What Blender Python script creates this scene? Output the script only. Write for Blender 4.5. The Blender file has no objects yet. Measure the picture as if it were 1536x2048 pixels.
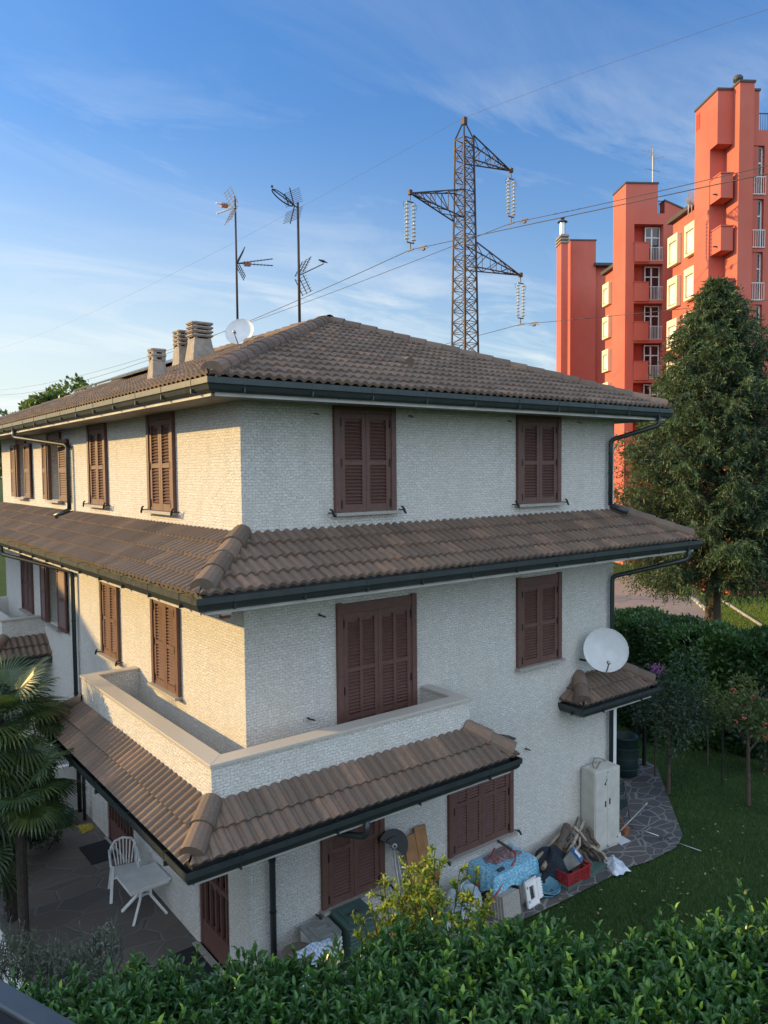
import bpy, math, random
from mathutils import Vector, Matrix
random.seed(7)
R_ = random.random
def ru(a, b): return a + (b - a) * R_()
S = bpy.context.scene

# ------------------------------------------------------------------ camera
YAW, PITCH, ROLL, FPX = math.radians(52.42), math.radians(-3.137), math.radians(-0.545), 1534.9
CAM = Vector((-4.824, -9.439, 7.6))
_f = Vector((math.cos(YAW)*math.cos(PITCH), math.sin(YAW)*math.cos(PITCH), math.sin(PITCH)))
_r0 = Vector((math.sin(YAW), -math.cos(YAW), 0)); _u0 = _r0.cross(_f)
_r = math.cos(ROLL)*_r0 + math.sin(ROLL)*_u0
_u = -math.sin(ROLL)*_r0 + math.cos(ROLL)*_u0
cd = bpy.data.cameras.new("camera"); cam = bpy.data.objects.new("camera", cd)
S.collection.objects.link(cam); S.camera = cam
cd.sensor_fit = 'VERTICAL'; cd.sensor_height = 36; cd.sensor_width = 27
cd.lens = FPX/2048*36; cd.clip_start = 0.05; cd.clip_end = 3000
M = Matrix((( _r.x, _u.x, -_f.x, CAM.x), (_r.y, _u.y, -_f.y, CAM.y), (_r.z, _u.z, -_f.z, CAM.z), (0, 0, 0, 1)))
cam.matrix_world = M
# survey helpers: a sight line of the photograph met with a real plane of the site
def ray(x, y): return _f + _r*((x-768)/FPX) + _u*((1024-y)/FPX)
def onY(x, y, Y=0.): q = ray(x, y); return CAM + q*((Y-CAM.y)/q.y)
def onX(x, y, X=0.): q = ray(x, y); return CAM + q*((X-CAM.x)/q.x)
def onZ(x, y, Z=.1): q = ray(x, y); return CAM + q*((Z-CAM.z)/q.z)
def at(x, y, d): return CAM + ray(x, y)*d

# ------------------------------------------------------------------ light
SUN_H, SUN_E = math.radians(132.3), math.radians(16)
sd = Vector((math.cos(SUN_H)*math.cos(SUN_E), math.sin(SUN_H)*math.cos(SUN_E), math.sin(SUN_E)))
sl = bpy.data.lights.new("sun", 'SUN'); so = bpy.data.objects.new("sun", sl); S.collection.objects.link(so)
sl.energy = 4.5; sl.angle = math.radians(0.53); sl.color = (1.0, .66, .25)
so.rotation_euler = sd.to_track_quat('Z', 'Y').to_euler(); so.location = (-20, 20, 30)
W = bpy.data.worlds.new("World"); S.world = W; W.use_nodes = True
wn, wl = W.node_tree.nodes, W.node_tree.links; wn.clear()
def N(nt, t, **k):
    n = nt.nodes.new(t)
    for a, b in k.items(): setattr(n, a, b)
    return n
wo = N(W.node_tree, 'ShaderNodeOutputWorld'); wb = N(W.node_tree, 'ShaderNodeBackground'); wb.inputs[1].default_value = 0.125
sk = N(W.node_tree, 'ShaderNodeTexSky', sky_type='NISHITA', sun_disc=False, sun_elevation=SUN_E, sun_rotation=math.atan2(sd.x, sd.y), air_density=1.0, dust_density=.7, ozone_density=3.5, altitude=100)
tc = N(W.node_tree, 'ShaderNodeTexCoord')
# cirrus: streaky noise on the sky direction, projected on a high flat layer
sx = N(W.node_tree, 'ShaderNodeSeparateXYZ'); wl.new(tc.outputs['Generated'], sx.inputs[0])
mz = N(W.node_tree, 'ShaderNodeMath', operation='MAXIMUM'); wl.new(sx.outputs[2], mz.inputs[0]); mz.inputs[1].default_value = .02
az = N(W.node_tree, 'ShaderNodeMath', operation='ADD'); wl.new(mz.outputs[0], az.inputs[0]); az.inputs[1].default_value = .12
dv = N(W.node_tree, 'ShaderNodeVectorMath', operation='DIVIDE'); wl.new(tc.outputs['Generated'], dv.inputs[0])
cb = N(W.node_tree, 'ShaderNodeCombineXYZ')
for i in range(3): wl.new(az.outputs[0], cb.inputs[i])
wl.new(cb.outputs[0], dv.inputs[1])
mp = N(W.node_tree, 'ShaderNodeMapping'); mp.inputs['Rotation'].default_value = (0, 0, math.radians(-20)); mp.inputs['Scale'].default_value = (.55, 1.25, 0); mp.inputs['Location'].default_value = (3.2, 1.9, 0)
wl.new(dv.outputs[0], mp.inputs[0])
n1 = N(W.node_tree, 'ShaderNodeTexNoise'); n1.inputs['Scale'].default_value = 1.9; n1.inputs['Detail'].default_value = 9; n1.inputs['Roughness'].default_value = .62; n1.inputs['Distortion'].default_value = .8
n2 = N(W.node_tree, 'ShaderNodeTexNoise'); n2.inputs['Scale'].default_value = .55; n2.inputs['Detail'].default_value = 3
wl.new(mp.outputs[0], n1.inputs[0]); wl.new(mp.outputs[0], n2.inputs[0])
r1 = N(W.node_tree, 'ShaderNodeMapRange'); wl.new(n1.outputs[0], r1.inputs[0]); r1.inputs[1].default_value = .46; r1.inputs[2].default_value = .68; r1.clamp = True
r2 = N(W.node_tree, 'ShaderNodeMapRange'); wl.new(n2.outputs[0], r2.inputs[0]); r2.inputs[1].default_value = .38; r2.inputs[2].default_value = .62; r2.clamp = True
m1 = N(W.node_tree, 'ShaderNodeMath', operation='MULTIPLY'); wl.new(r1.outputs[0], m1.inputs[0]); wl.new(r2.outputs[0], m1.inputs[1])
# clouds thin out overhead and away from the sun's side
r3 = N(W.node_tree, 'ShaderNodeMapRange'); wl.new(sx.outputs[2], r3.inputs[0]); r3.inputs[1].default_value = .45; r3.inputs[2].default_value = .27; r3.inputs[3].default_value = .07; r3.inputs[4].default_value = 1.
m2 = N(W.node_tree, 'ShaderNodeMath', operation='MULTIPLY'); wl.new(m1.outputs[0], m2.inputs[0]); wl.new(r3.outputs[0], m2.inputs[1])
cm = N(W.node_tree, 'ShaderNodeMixRGB'); wl.new(m2.outputs[0], cm.inputs[0]); tn = N(W.node_tree, 'ShaderNodeMixRGB', blend_type='MULTIPLY'); tz = N(W.node_tree, 'ShaderNodeMapRange'); wl.new(sx.outputs[2], tz.inputs[0]); tz.inputs[1].default_value = .12; tz.inputs[2].default_value = .5; wl.new(tz.outputs[0], tn.inputs[0]); tn.inputs[2].default_value = (.66, 1.0, 1.28, 1); wl.new(sk.outputs[0], tn.inputs[1]); 
# pale haze low on the sunny side
hz = N(W.node_tree, 'ShaderNodeMapRange', interpolation_type='SMOOTHSTEP'); wl.new(sx.outputs[2], hz.inputs[0]); hz.inputs[1].default_value = .42; hz.inputs[2].default_value = .0; hz.inputs[3].default_value = 0; hz.inputs[4].default_value = .9
hd = N(W.node_tree, 'ShaderNodeVectorMath', operation='DOT_PRODUCT'); wl.new(tc.outputs['Generated'], hd.inputs[0]); hd.inputs[1].default_value = (math.cos(SUN_H), math.sin(SUN_H), 0)
hm = N(W.node_tree, 'ShaderNodeMapRange', interpolation_type='SMOOTHSTEP'); wl.new(hd.outputs['Value'], hm.inputs[0]); hm.inputs[1].default_value = -.35; hm.inputs[2].default_value = .65
hx = N(W.node_tree, 'ShaderNodeMath', operation='MULTIPLY'); wl.new(hz.outputs[0], hx.inputs[0]); wl.new(hm.outputs[0], hx.inputs[1])
hmix = N(W.node_tree, 'ShaderNodeMixRGB'); wl.new(hx.outputs[0], hmix.inputs[0]); wl.new(tn.outputs[0], hmix.inputs[1]); hmix.inputs[2].default_value = (4.3, 4.7, 4.5, 1)
wl.new(hmix.outputs[0], cm.inputs[1]); cm.inputs[2].default_value = (5.0, 5.2, 5.2, 1)
# unseen bright cloud bank added behind the viewer to fill the shaded sides
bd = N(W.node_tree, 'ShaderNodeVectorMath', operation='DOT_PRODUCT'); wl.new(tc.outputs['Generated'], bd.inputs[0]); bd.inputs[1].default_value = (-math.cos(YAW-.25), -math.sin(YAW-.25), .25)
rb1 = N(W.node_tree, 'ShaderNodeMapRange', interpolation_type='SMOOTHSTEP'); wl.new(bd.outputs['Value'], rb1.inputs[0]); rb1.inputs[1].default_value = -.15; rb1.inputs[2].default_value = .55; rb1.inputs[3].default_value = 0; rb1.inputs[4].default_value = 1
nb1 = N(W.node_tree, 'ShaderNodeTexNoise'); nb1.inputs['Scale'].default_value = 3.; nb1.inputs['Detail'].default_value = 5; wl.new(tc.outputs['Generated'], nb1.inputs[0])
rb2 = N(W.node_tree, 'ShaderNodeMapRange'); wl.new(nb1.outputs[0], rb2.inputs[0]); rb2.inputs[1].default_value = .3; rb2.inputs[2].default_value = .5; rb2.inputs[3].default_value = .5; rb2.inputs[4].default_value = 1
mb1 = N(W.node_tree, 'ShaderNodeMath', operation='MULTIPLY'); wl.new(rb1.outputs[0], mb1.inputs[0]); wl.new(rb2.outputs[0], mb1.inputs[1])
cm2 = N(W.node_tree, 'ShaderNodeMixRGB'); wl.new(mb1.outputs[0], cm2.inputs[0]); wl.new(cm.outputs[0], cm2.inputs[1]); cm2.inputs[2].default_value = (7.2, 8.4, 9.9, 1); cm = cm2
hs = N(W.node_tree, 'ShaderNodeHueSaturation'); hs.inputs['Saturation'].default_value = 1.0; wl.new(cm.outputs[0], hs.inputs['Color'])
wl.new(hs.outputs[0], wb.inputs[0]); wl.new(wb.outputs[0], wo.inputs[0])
S.view_settings.view_transform = 'Standard'; S.view_settings.look = 'None'; S.view_settings.exposure = 0.66; S.view_settings.gamma = 1

# ------------------------------------------------------------------ materials
MATS = {}
def newmat(name):
    m = bpy.data.materials.new(name); m.use_nodes = True; nt = m.node_tree; b = nt.nodes['Principled BSDF']; MATS[name] = m
    return m, nt, b
def ramp(nt, fac, *stops):
    r = N(nt, 'ShaderNodeValToRGB'); e = r.color_ramp.elements
    while len(e) < len(stops): e.new(.5)
    for k, (p, c) in enumerate(stops): e[k].position = p; e[k].color = (*c, 1)
    if fac is not None: nt.links.new(fac, r.inputs[0])
    return r.outputs[0]
def noise(nt, scale, detail=4, vec=None, rough=.55, dist=0):
    n = N(nt, 'ShaderNodeTexNoise'); n.inputs['Scale'].default_value = scale; n.inputs['Detail'].default_value = detail
    n.inputs['Roughness'].default_value = rough; n.inputs['Distortion'].default_value = dist
    if vec is None: vec = N(nt, 'ShaderNodeNewGeometry').outputs['Position']
    nt.links.new(vec, n.inputs['Vector']); return n.outputs[0]
def mix(nt, f, a, b, blend='MIX'):
    m = N(nt, 'ShaderNodeMixRGB', blend_type=blend)
    for i, v in enumerate((f, a, b)):
        if isinstance(v, (int, float)): m.inputs[i].default_value = v
        elif isinstance(v, tuple): m.inputs[i].default_value = (*v, 1)
        else: nt.links.new(v, m.inputs[i])
    return m.outputs[0]
def mth(nt, op, a, b=None, c=None):
    m = N(nt, 'ShaderNodeMath', operation=op)
    for i, v in enumerate((a, b, c)):
        if v is None: continue
        if isinstance(v, (int, float)): m.inputs[i].default_value = v
        else: nt.links.new(v, m.inputs[i])
    return m.outputs[0]
def bump(nt, b, h, strength=.5, dist=.01):
    n = N(nt, 'ShaderNodeBump'); n.inputs['Strength'].default_value = strength; n.inputs['Distance'].default_value = dist
    nt.links.new(h, n.inputs['Height']); nt.links.new(n.outputs[0], b.inputs['Normal'])
def simple(name, c1, c2=None, rough=.6, scale=6, metal=0., bs=.15, bd=.004, bscale=None, spec=.5):
    m, nt, b = newmat(name)
    if c2 is None: c2 = tuple(x*.72 for x in c1)
    n = noise(nt, scale, 6)
    nt.links.new(ramp(nt, n, (.3, c2), (.7, c1)), b.inputs['Base Color'])
    n2 = noise(nt, scale*2.3, 3)
    nt.links.new(mth(nt, 'MULTIPLY_ADD', n2, .25, rough-.12), b.inputs['Roughness'])
    b.inputs['Metallic'].default_value = metal; b.inputs['Specular IOR Level'].default_value = spec
    if bs: bump(nt, b, noise(nt, bscale or scale*5, 5), bs, bd)
    return m
def attr(nt, name='var'):
    a = N(nt, 'ShaderNodeAttribute'); a.attribute_name = name; return a.outputs['Fac']
def leafmat(name, stops, rough=.42, trans=.3, tcol=(.25, .4, .05), spec=.5):
    m, nt, b = newmat(name)
    c = ramp(nt, attr(nt), *stops); nt.links.new(c, b.inputs['Base Color'])
    b.inputs['Roughness'].default_value = rough; b.inputs['Specular IOR Level'].default_value = spec
    t = N(nt, 'ShaderNodeBsdfTranslucent'); nt.links.new(mix(nt, .5, c, tcol), t.inputs[0])
    ms = N(nt, 'ShaderNodeMixShader'); ms.inputs[0].default_value = trans
    nt.links.new(b.outputs[0], ms.inputs[1]); nt.links.new(t.outputs[0], ms.inputs[2])
    nt.links.new(ms.outputs[0], nt.nodes['Material Output'].inputs[0]); return m
def m_wall():
    m, nt, b = newmat('split_stone')
    p = N(nt, 'ShaderNodeNewGeometry').outputs['Position']
    s = N(nt, 'ShaderNodeSeparateXYZ'); nt.links.new(p, s.inputs[0])
    c = N(nt, 'ShaderNodeCombineXYZ'); nt.links.new(mth(nt, 'ADD', s.outputs[0], s.outputs[1]), c.inputs[0]); nt.links.new(s.outputs[2], c.inputs[1])
    dn = N(nt, 'ShaderNodeTexNoise'); dn.inputs['Scale'].default_value = 14; dn.inputs['Detail'].default_value = 3; nt.links.new(c.outputs[0], dn.inputs[0])
    vm = N(nt, 'ShaderNodeVectorMath', operation='MULTIPLY_ADD'); nt.links.new(dn.outputs['Color'], vm.inputs[0]); vm.inputs[1].default_value = (.06, .04, 0); nt.links.new(c.outputs[0], vm.inputs[2])
    br = N(nt, 'ShaderNodeTexBrick'); nt.links.new(vm.outputs[0], br.inputs['Vector'])
    br.inputs['Scale'].default_value = 1; br.inputs['Brick Width'].default_value = .095; br.inputs['Row Height'].default_value = .041
    br.inputs['Mortar Size'].default_value = .0045; br.inputs['Mortar Smooth'].default_value = .3
    br.inputs['Color1'].default_value = (.78, .77, .75, 1); br.inputs['Color2'].default_value = (.66, .65, .62, 1); br.inputs['Mortar'].default_value = (.50, .48, .45, 1)
    sp = noise(nt, 34, 5, c.outputs[0], .75)
    col = mix(nt, ramp(nt, sp, (.40, (0, 0, 0)), (.50, (1, 1, 1))), mix(nt, .75, br.outputs[0], (.34, .31, .265)), br.outputs[0])  # dark flecks put the rough stone's small cast shadows into the colour
    big = noise(nt, 1.1, 5, p)
    col = mix(nt, ramp(nt, big, (.35, (.30, .30, .30)), (.65, (0, 0, 0))), col, (.62, .58, .50))
    sm_ = N(nt, 'ShaderNodeMapping'); sm_.inputs['Scale'].default_value = (2.2, .25, 1); nt.links.new(c.outputs[0], sm_.inputs[0])
    col = mix(nt, ramp(nt, noise(nt, 1.6, 6, sm_.outputs[0], .6), (.50, (0, 0, 0)), (.74, (.26, .26, .26))), col, (.42, .39, .33))
    nt.links.new(col, b.inputs['Base Color']); b.inputs['Roughness'].default_value = .92; b.inputs['Specular IOR Level'].default_value = .2
    st = N(nt, 'ShaderNodeMapping'); st.inputs['Scale'].default_value = (1, .8, 1); nt.links.new(c.outputs[0], st.inputs[0])
    h = mth(nt, 'ADD', mth(nt, 'MULTIPLY', noise(nt, 34, 6, st.outputs[0], .7), 2.3), mth(nt, 'MULTIPLY', mth(nt, 'SUBTRACT', 1., br.outputs['Fac']), .28))
    bump(nt, b, h, .9, .014)
    return m
def m_tile():
    m, nt, b = newmat('roof_tile')
    v = attr(nt)
    n = noise(nt, 9, 6, None, .65)
    c = ramp(nt, v, (0., (.118, .078, .057)), (.45, (.148, .098, .071)), (.85, (.175, .118, .085)), (1., (.24, .145, .098)))
    c = mix(nt, ramp(nt, n, (.42, (0, 0, 0)), (.68, (.75, .75, .75))), c, (.115, .10, .085))
    li = noise(nt, 45, 4, None, .6)
    c = mix(nt, ramp(nt, li, (.62, (0, 0, 0)), (.72, (.55, .55, .55))), c, (.36, .35, .31))
    nt.links.new(c, b.inputs['Base Color']); b.inputs['Roughness'].default_value = .82; b.inputs['Specular IOR Level'].default_value = .35
    bump(nt, b, noise(nt, 130, 4), .35, .003)
m_wall(); m_tile()
def m_paving(name, scale, stone, stone2, joint, jw, gap=.03):
    m, nt, b = newmat(name)
    p = N(nt, 'ShaderNodeNewGeometry').outputs['Position']
    dn = N(nt, 'ShaderNodeTexNoise'); dn.inputs['Scale'].default_value = 1.4; nt.links.new(p, dn.inputs[0])
    vm = N(nt, 'ShaderNodeVectorMath', operation='MULTIPLY_ADD'); nt.links.new(dn.outputs['Color'], vm.inputs[0]); vm.inputs[1].default_value = (.22, .22, 0); nt.links.new(p, vm.inputs[2])
    mp = N(nt, 'ShaderNodeMapping'); mp.inputs['Scale'].default_value = (1, 1.5, 0); mp.inputs['Rotation'].default_value = (0, 0, .5); nt.links.new(vm.outputs[0], mp.inputs[0])
    ve = N(nt, 'ShaderNodeTexVoronoi', feature='DISTANCE_TO_EDGE'); ve.inputs['Scale'].default_value = scale; nt.links.new(mp.outputs[0], ve.inputs['Vector'])
    vc = N(nt, 'ShaderNodeTexVoronoi'); vc.inputs['Scale'].default_value = scale; nt.links.new(mp.outputs[0], vc.inputs['Vector'])
    j = ramp(nt, ve.outputs['Distance'], (jw, (1, 1, 1)), (jw+gap, (0, 0, 0)))
    hue = N(nt, 'ShaderNodeSeparateColor'); nt.links.new(vc.outputs['Color'], hue.inputs[0])
    c = mix(nt, hue.outputs[0], stone, stone2); c = mix(nt, mth(nt, 'MULTIPLY', noise(nt, 7, 6), .5), c, tuple(x*.5 for x in stone))
    nt.links.new(mix(nt, j, c, joint), b.inputs['Base Color']); b.inputs['Roughness'].default_value = .75
    bump(nt, b, mth(nt, 'SUBTRACT', mth(nt, 'MULTIPLY', noise(nt, 12, 5), .6), j), .6, .012)
m_paving('crazy_paving', 2.6, (.075, .072, .075), (.12, .105, .095), (.20, .19, .18), .022)
m_paving('patio_stone', 1.5, (.10, .092, .088), (.15, .125, .105), (.13, .12, .11), .012)
def m_grass():
    m, nt, b = newmat('lawn'); n = noise(nt, .8, 8, None, .7); n2 = noise(nt, 26, 4)
    c = ramp(nt, n, (.3, (.028, .058, .018)), (.55, (.05, .095, .024)), (.75, (.085, .115, .035)))
    nt.links.new(mix(nt, mth(nt, 'MULTIPLY', n2, .7), c, (.02, .035, .012)), b.inputs['Base Color']); b.inputs['Roughness'].default_value = .95
    b.inputs['Specular IOR Level'].default_value = .1
    bump(nt, b, n2, 1., .05)
m_grass()
simple('brown_wood', (.130, .062, .048), (.096, .045, .036), .55, 12, bs=.1)
simple('dark_void', (.012, .012, .014), None, .8, bs=0)
simple('gutter_paint', (.045, .055, .056), (.03, .038, .04), .42, 5, .35, bs=.05, spec=.6)
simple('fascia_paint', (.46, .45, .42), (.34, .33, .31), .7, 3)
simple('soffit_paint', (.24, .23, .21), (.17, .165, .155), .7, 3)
simple('granite', (.50, .46, .40), (.34, .31, .28), .38, 90, bs=.05)
simple('granite_rough', (.42, .39, .34), (.20, .19, .18), .7, 60)
simple('concrete', (.34, .30, .25), (.20, .17, .145), .9, 8, bs=.5, bd=.01)
simple('plaster', (.62, .60, .58), (.48, .47, .45), .85, 3)
simple('red_paint', (.50, .115, .078), (.45, .10, .068), .85, .5, bs=.08, bscale=14)
simple('red_deep', (.52, .075, .05), (.46, .06, .04), .85, .5, bs=.08, bscale=14)
simple('cream_metal', (.80, .72, .50), (.74, .66, .45), .5, 2, bs=0)
simple('blind', (.80, .78, .70), (.74, .72, .64), .6, 4, bs=0)
simple('white_paint', (.78, .77, .75), (.66, .65, .63), .45, 4, bs=.03)
simple('plastic_white', (.70, .71, .70), (.56, .57, .56), .4, 5, bs=.03)
simple('cap_dark', (.06, .055, .055), None, .6, 3, bs=0)
simple('rust_steel', (.062, .044, .042), (.040, .034, .035), .65, 1.2, .3, bs=.1)
simple('galv', (.42, .42, .41), (.28, .27, .25), .45, 7, .6, bs=.05)
simple('dark_metal', (.03, .032, .034), None, .45, 9, .4, bs=.05)
simple('insulator', (.62, .66, .62), (.46, .50, .46), .2, 9, bs=0)
simple('wire', (.05, .055, .06), None, .6, 2, bs=0)
simple('palm_bark', (.045, .035, .028), (.02, .016, .013), .95, 14, bs=.9, bd=.02)
simple('ledge_grey', (.10, .115, .125), None, .5, 12, .3)
simple('dish_paint', (.60, .62, .63), (.50, .52, .53), .45, 5, bs=.03)
simple('bark', (.10, .07, .05), (.045, .033, .026), .95, 14, bs=.9, bd=.02)
simple('asphalt', (.24, .205, .185), (.18, .155, .14), .9, 3, bs=.3, bscale=90)
simple('kerb', (.45, .42, .38), (.36, .34, .30), .85, 5)
simple('orange_metal', (.30, .09, .04), None, .5, 5, bs=0)
simple('red_metal', (.38, .035, .03), (.22, .03, .025), .4, 9, bs=.05)
simple('red_plastic', (.34, .02, .025), (.24, .016, .02), .45, 6, bs=.05)
simple('cabinet_paint', (.52, .51, .46), (.42, .41, .37), .5, 5, bs=.08)
simple('green_plastic', (.07, .13, .115), (.05, .09, .08), .5, 6, bs=.05)
simple('dark_green_plastic', (.012, .035, .034), (.008, .022, .022), .5, 6, bs=.05)
simple('dark_cloth', (.012, .022, .035), (.005, .010, .018), .85, 8, bs=.9, bd=.03, bscale=14)
simple('sack_cloth', (.42, .46, .48), (.20, .28, .34), .8, 5, bs=.9, bd=.03, bscale=12)
simple('plastic_film', (.62, .66, .72), (.40, .45, .55), .3, 8, bs=1., bd=.03, bscale=20)
simple('board_wood', (.36, .17, .055), (.24, .11, .04), .6, 5, bs=.1)
simple('old_plank', (.30, .24, .17), (.17, .13, .10), .85, 9, bs=.4)
simple('log_bark', (.17, .13, .10), (.06, .045, .036), .95, 22, bs=1., bd=.02)
simple('birch', (.42, .38, .30), (.17, .13, .10), .9, 18, bs=.4)
simple('log_end', (.36, .25, .15), (.22, .14, .08), .9, 30, bs=.2)
simple('rubber_mat', (.012, .015, .017), None, .9, 30)
simple('teal_plastic', (.02, .12, .10), None, .4, 5, bs=0)
simple('yellow_cloth', (.35, .27, .03), None, .8, 8)
simple('blue_plastic', (.03, .16, .40), (.02, .11, .30), .4, 6, bs=.05)
simple('basin_blue', (.10, .25, .33), (.05, .15, .22), .4, 6)
simple('grey_lid', (.26, .27, .25), (.17, .18, .17), .6, 7)
simple('brown_lid', (.19, .15, .12), (.11, .09, .075), .75, 7)
simple('paper', (.72, .74, .78), None, .7, 9, bs=.1)
simple('terracotta', (.35, .13, .07), None, .8, 9)
simple('panel_glass', (.010, .012, .02), None, .12, 3, bs=0)
simple('alu', (.55, .55, .53), None, .3, 4, .9, bs=0)
simple('flower_pink', (.30, .10, .28), None, .7, 9, bs=0)
simple('flower_orange', (.36, .10, .05), None, .7, 9, bs=0)
simple('house_render', (.55, .50, .42), (.48, .44, .36), .9, 2)
def m_glass():
    m, nt, b = newmat('window_glass'); b.inputs['Base Color'].default_value = (.02, .018, .022, 1); b.inputs['Roughness'].default_value = .05; b.inputs['Specular IOR Level'].default_value = .8
def m_red():
    for nm in ('red_paint', 'red_deep'):
        m = MATS[nm]; nt = m.node_tree; b = nt.nodes['Principled BSDF']; old = b.inputs['Base Color'].links[0].from_socket
        p = N(nt, 'ShaderNodeNewGeometry').outputs['Position']; mp = N(nt, 'ShaderNodeMapping'); mp.inputs['Scale'].default_value = (1, 1, .12); nt.links.new(p, mp.inputs[0])
        st = ramp(nt, noise(nt, 1.1, 6, mp.outputs[0], .6), (.45, (0, 0, 0)), (.75, (.4, .4, .4))); bl = ramp(nt, noise(nt, .22, 4), (.4, (0, 0, 0)), (.65, (.3, .3, .3)))
        nt.links.new(mix(nt, bl, mix(nt, st, old, (.36, .10, .075)), (.53, .165, .12)), b.inputs['Base Color'])
m_red()
m_glass()
def m_cloth(name, c1, c2, c3, scale):
    m, nt, b = newmat(name); v = N(nt, 'ShaderNodeTexVoronoi'); v.inputs['Scale'].default_value = scale
    nt.links.new(N(nt, 'ShaderNodeNewGeometry').outputs['Position'], v.inputs[0])
    c = ramp(nt, v.outputs['Distance'], (.15, c1), (.4, c2), (.62, c3)); nt.links.new(mix(nt, mth(nt, 'MULTIPLY', noise(nt, 16, 4), .6), c, c2), b.inputs['Base Color'])
    b.inputs['Roughness'].default_value = .35; bump(nt, b, noise(nt, 18, 4), .6, .02)
m_cloth('blue_oilcloth', (.35, .62, .75), (.05, .28, .48), (.45, .70, .80), 30)
m_cloth('red_oilcloth', (.32, .20, .20), (.16, .035, .04), (.30, .28, .30), 26)
def m_check():
    m, nt, b = newmat('check_cloth'); ch = N(nt, 'ShaderNodeTexChecker'); ch.inputs['Scale'].default_value = 28
    nt.links.new(N(nt, 'ShaderNodeNewGeometry').outputs['Position'], ch.inputs[0])
    ch.inputs[1].default_value = (.62, .66, .74, 1); ch.inputs[2].default_value = (.30, .40, .60, 1)
    nt.links.new(ch.outputs[0], b.inputs['Base Color']); b.inputs['Roughness'].default_value = .8; bump(nt, b, noise(nt, 14), .6, .02)
m_check()
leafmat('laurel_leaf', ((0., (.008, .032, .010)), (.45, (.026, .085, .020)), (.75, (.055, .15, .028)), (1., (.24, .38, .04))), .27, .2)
leafmat('hedge_leaf', ((0., (.010, .032, .010)), (.55, (.032, .085, .022)), (1., (.09, .18, .04))), .42, .2)
leafmat('grey_leaf', ((0., (.06, .075, .055)), (.6, (.13, .15, .11)), (1., (.24, .26, .20))), .6, .2)
leafmat('pome_leaf', ((0., (.03, .075, .015)), (.45, (.09, .17, .025)), (.8, (.30, .38, .05)), (1., (.50, .55, .12))), .35, .42, (.6, .65, .08))
leafmat('spruce_leaf', ((0., (.010, .024, .013)), (.5, (.026, .050, .022)), (1., (.070, .115, .036))), .6, .15)
leafmat('palm_leaf', ((0., (.016, .038, .018)), (.6, (.04, .075, .025)), (1., (.13, .15, .04))), .38, .2)
leafmat('tree_leaf', ((0., (.02, .045, .014)), (.6, (.05, .095, .022)), (1., (.11, .16, .04))), .5, .3)
leafmat('dark_leaf', ((0., (.012, .028, .018)), (.6, (.025, .05, .03)), (1., (.06, .09, .055))), .5, .2)
leafmat('rowan_leaf', ((0., (.03, .06, .02)), (.5, (.07, .10, .03)), (.8, (.14, .11, .04)), (1., (.28, .12, .06))), .5, .3)
leafmat('grass_leaf', ((0., (.018, .045, .014)), (.6, (.035, .08, .02)), (1., (.09, .14, .035))), .6, .2)
leafmat('fallen_leaf', ((0., (.16, .10, .04)), (1., (.42, .34, .18))), .7, .1)
leafmat('lit_grass_leaf', ((0., (.06, .12, .02)), (1., (.18, .24, .04))), .6, .3)  # brighter copy of the grass leaves, sunlight put into the colour

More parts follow.
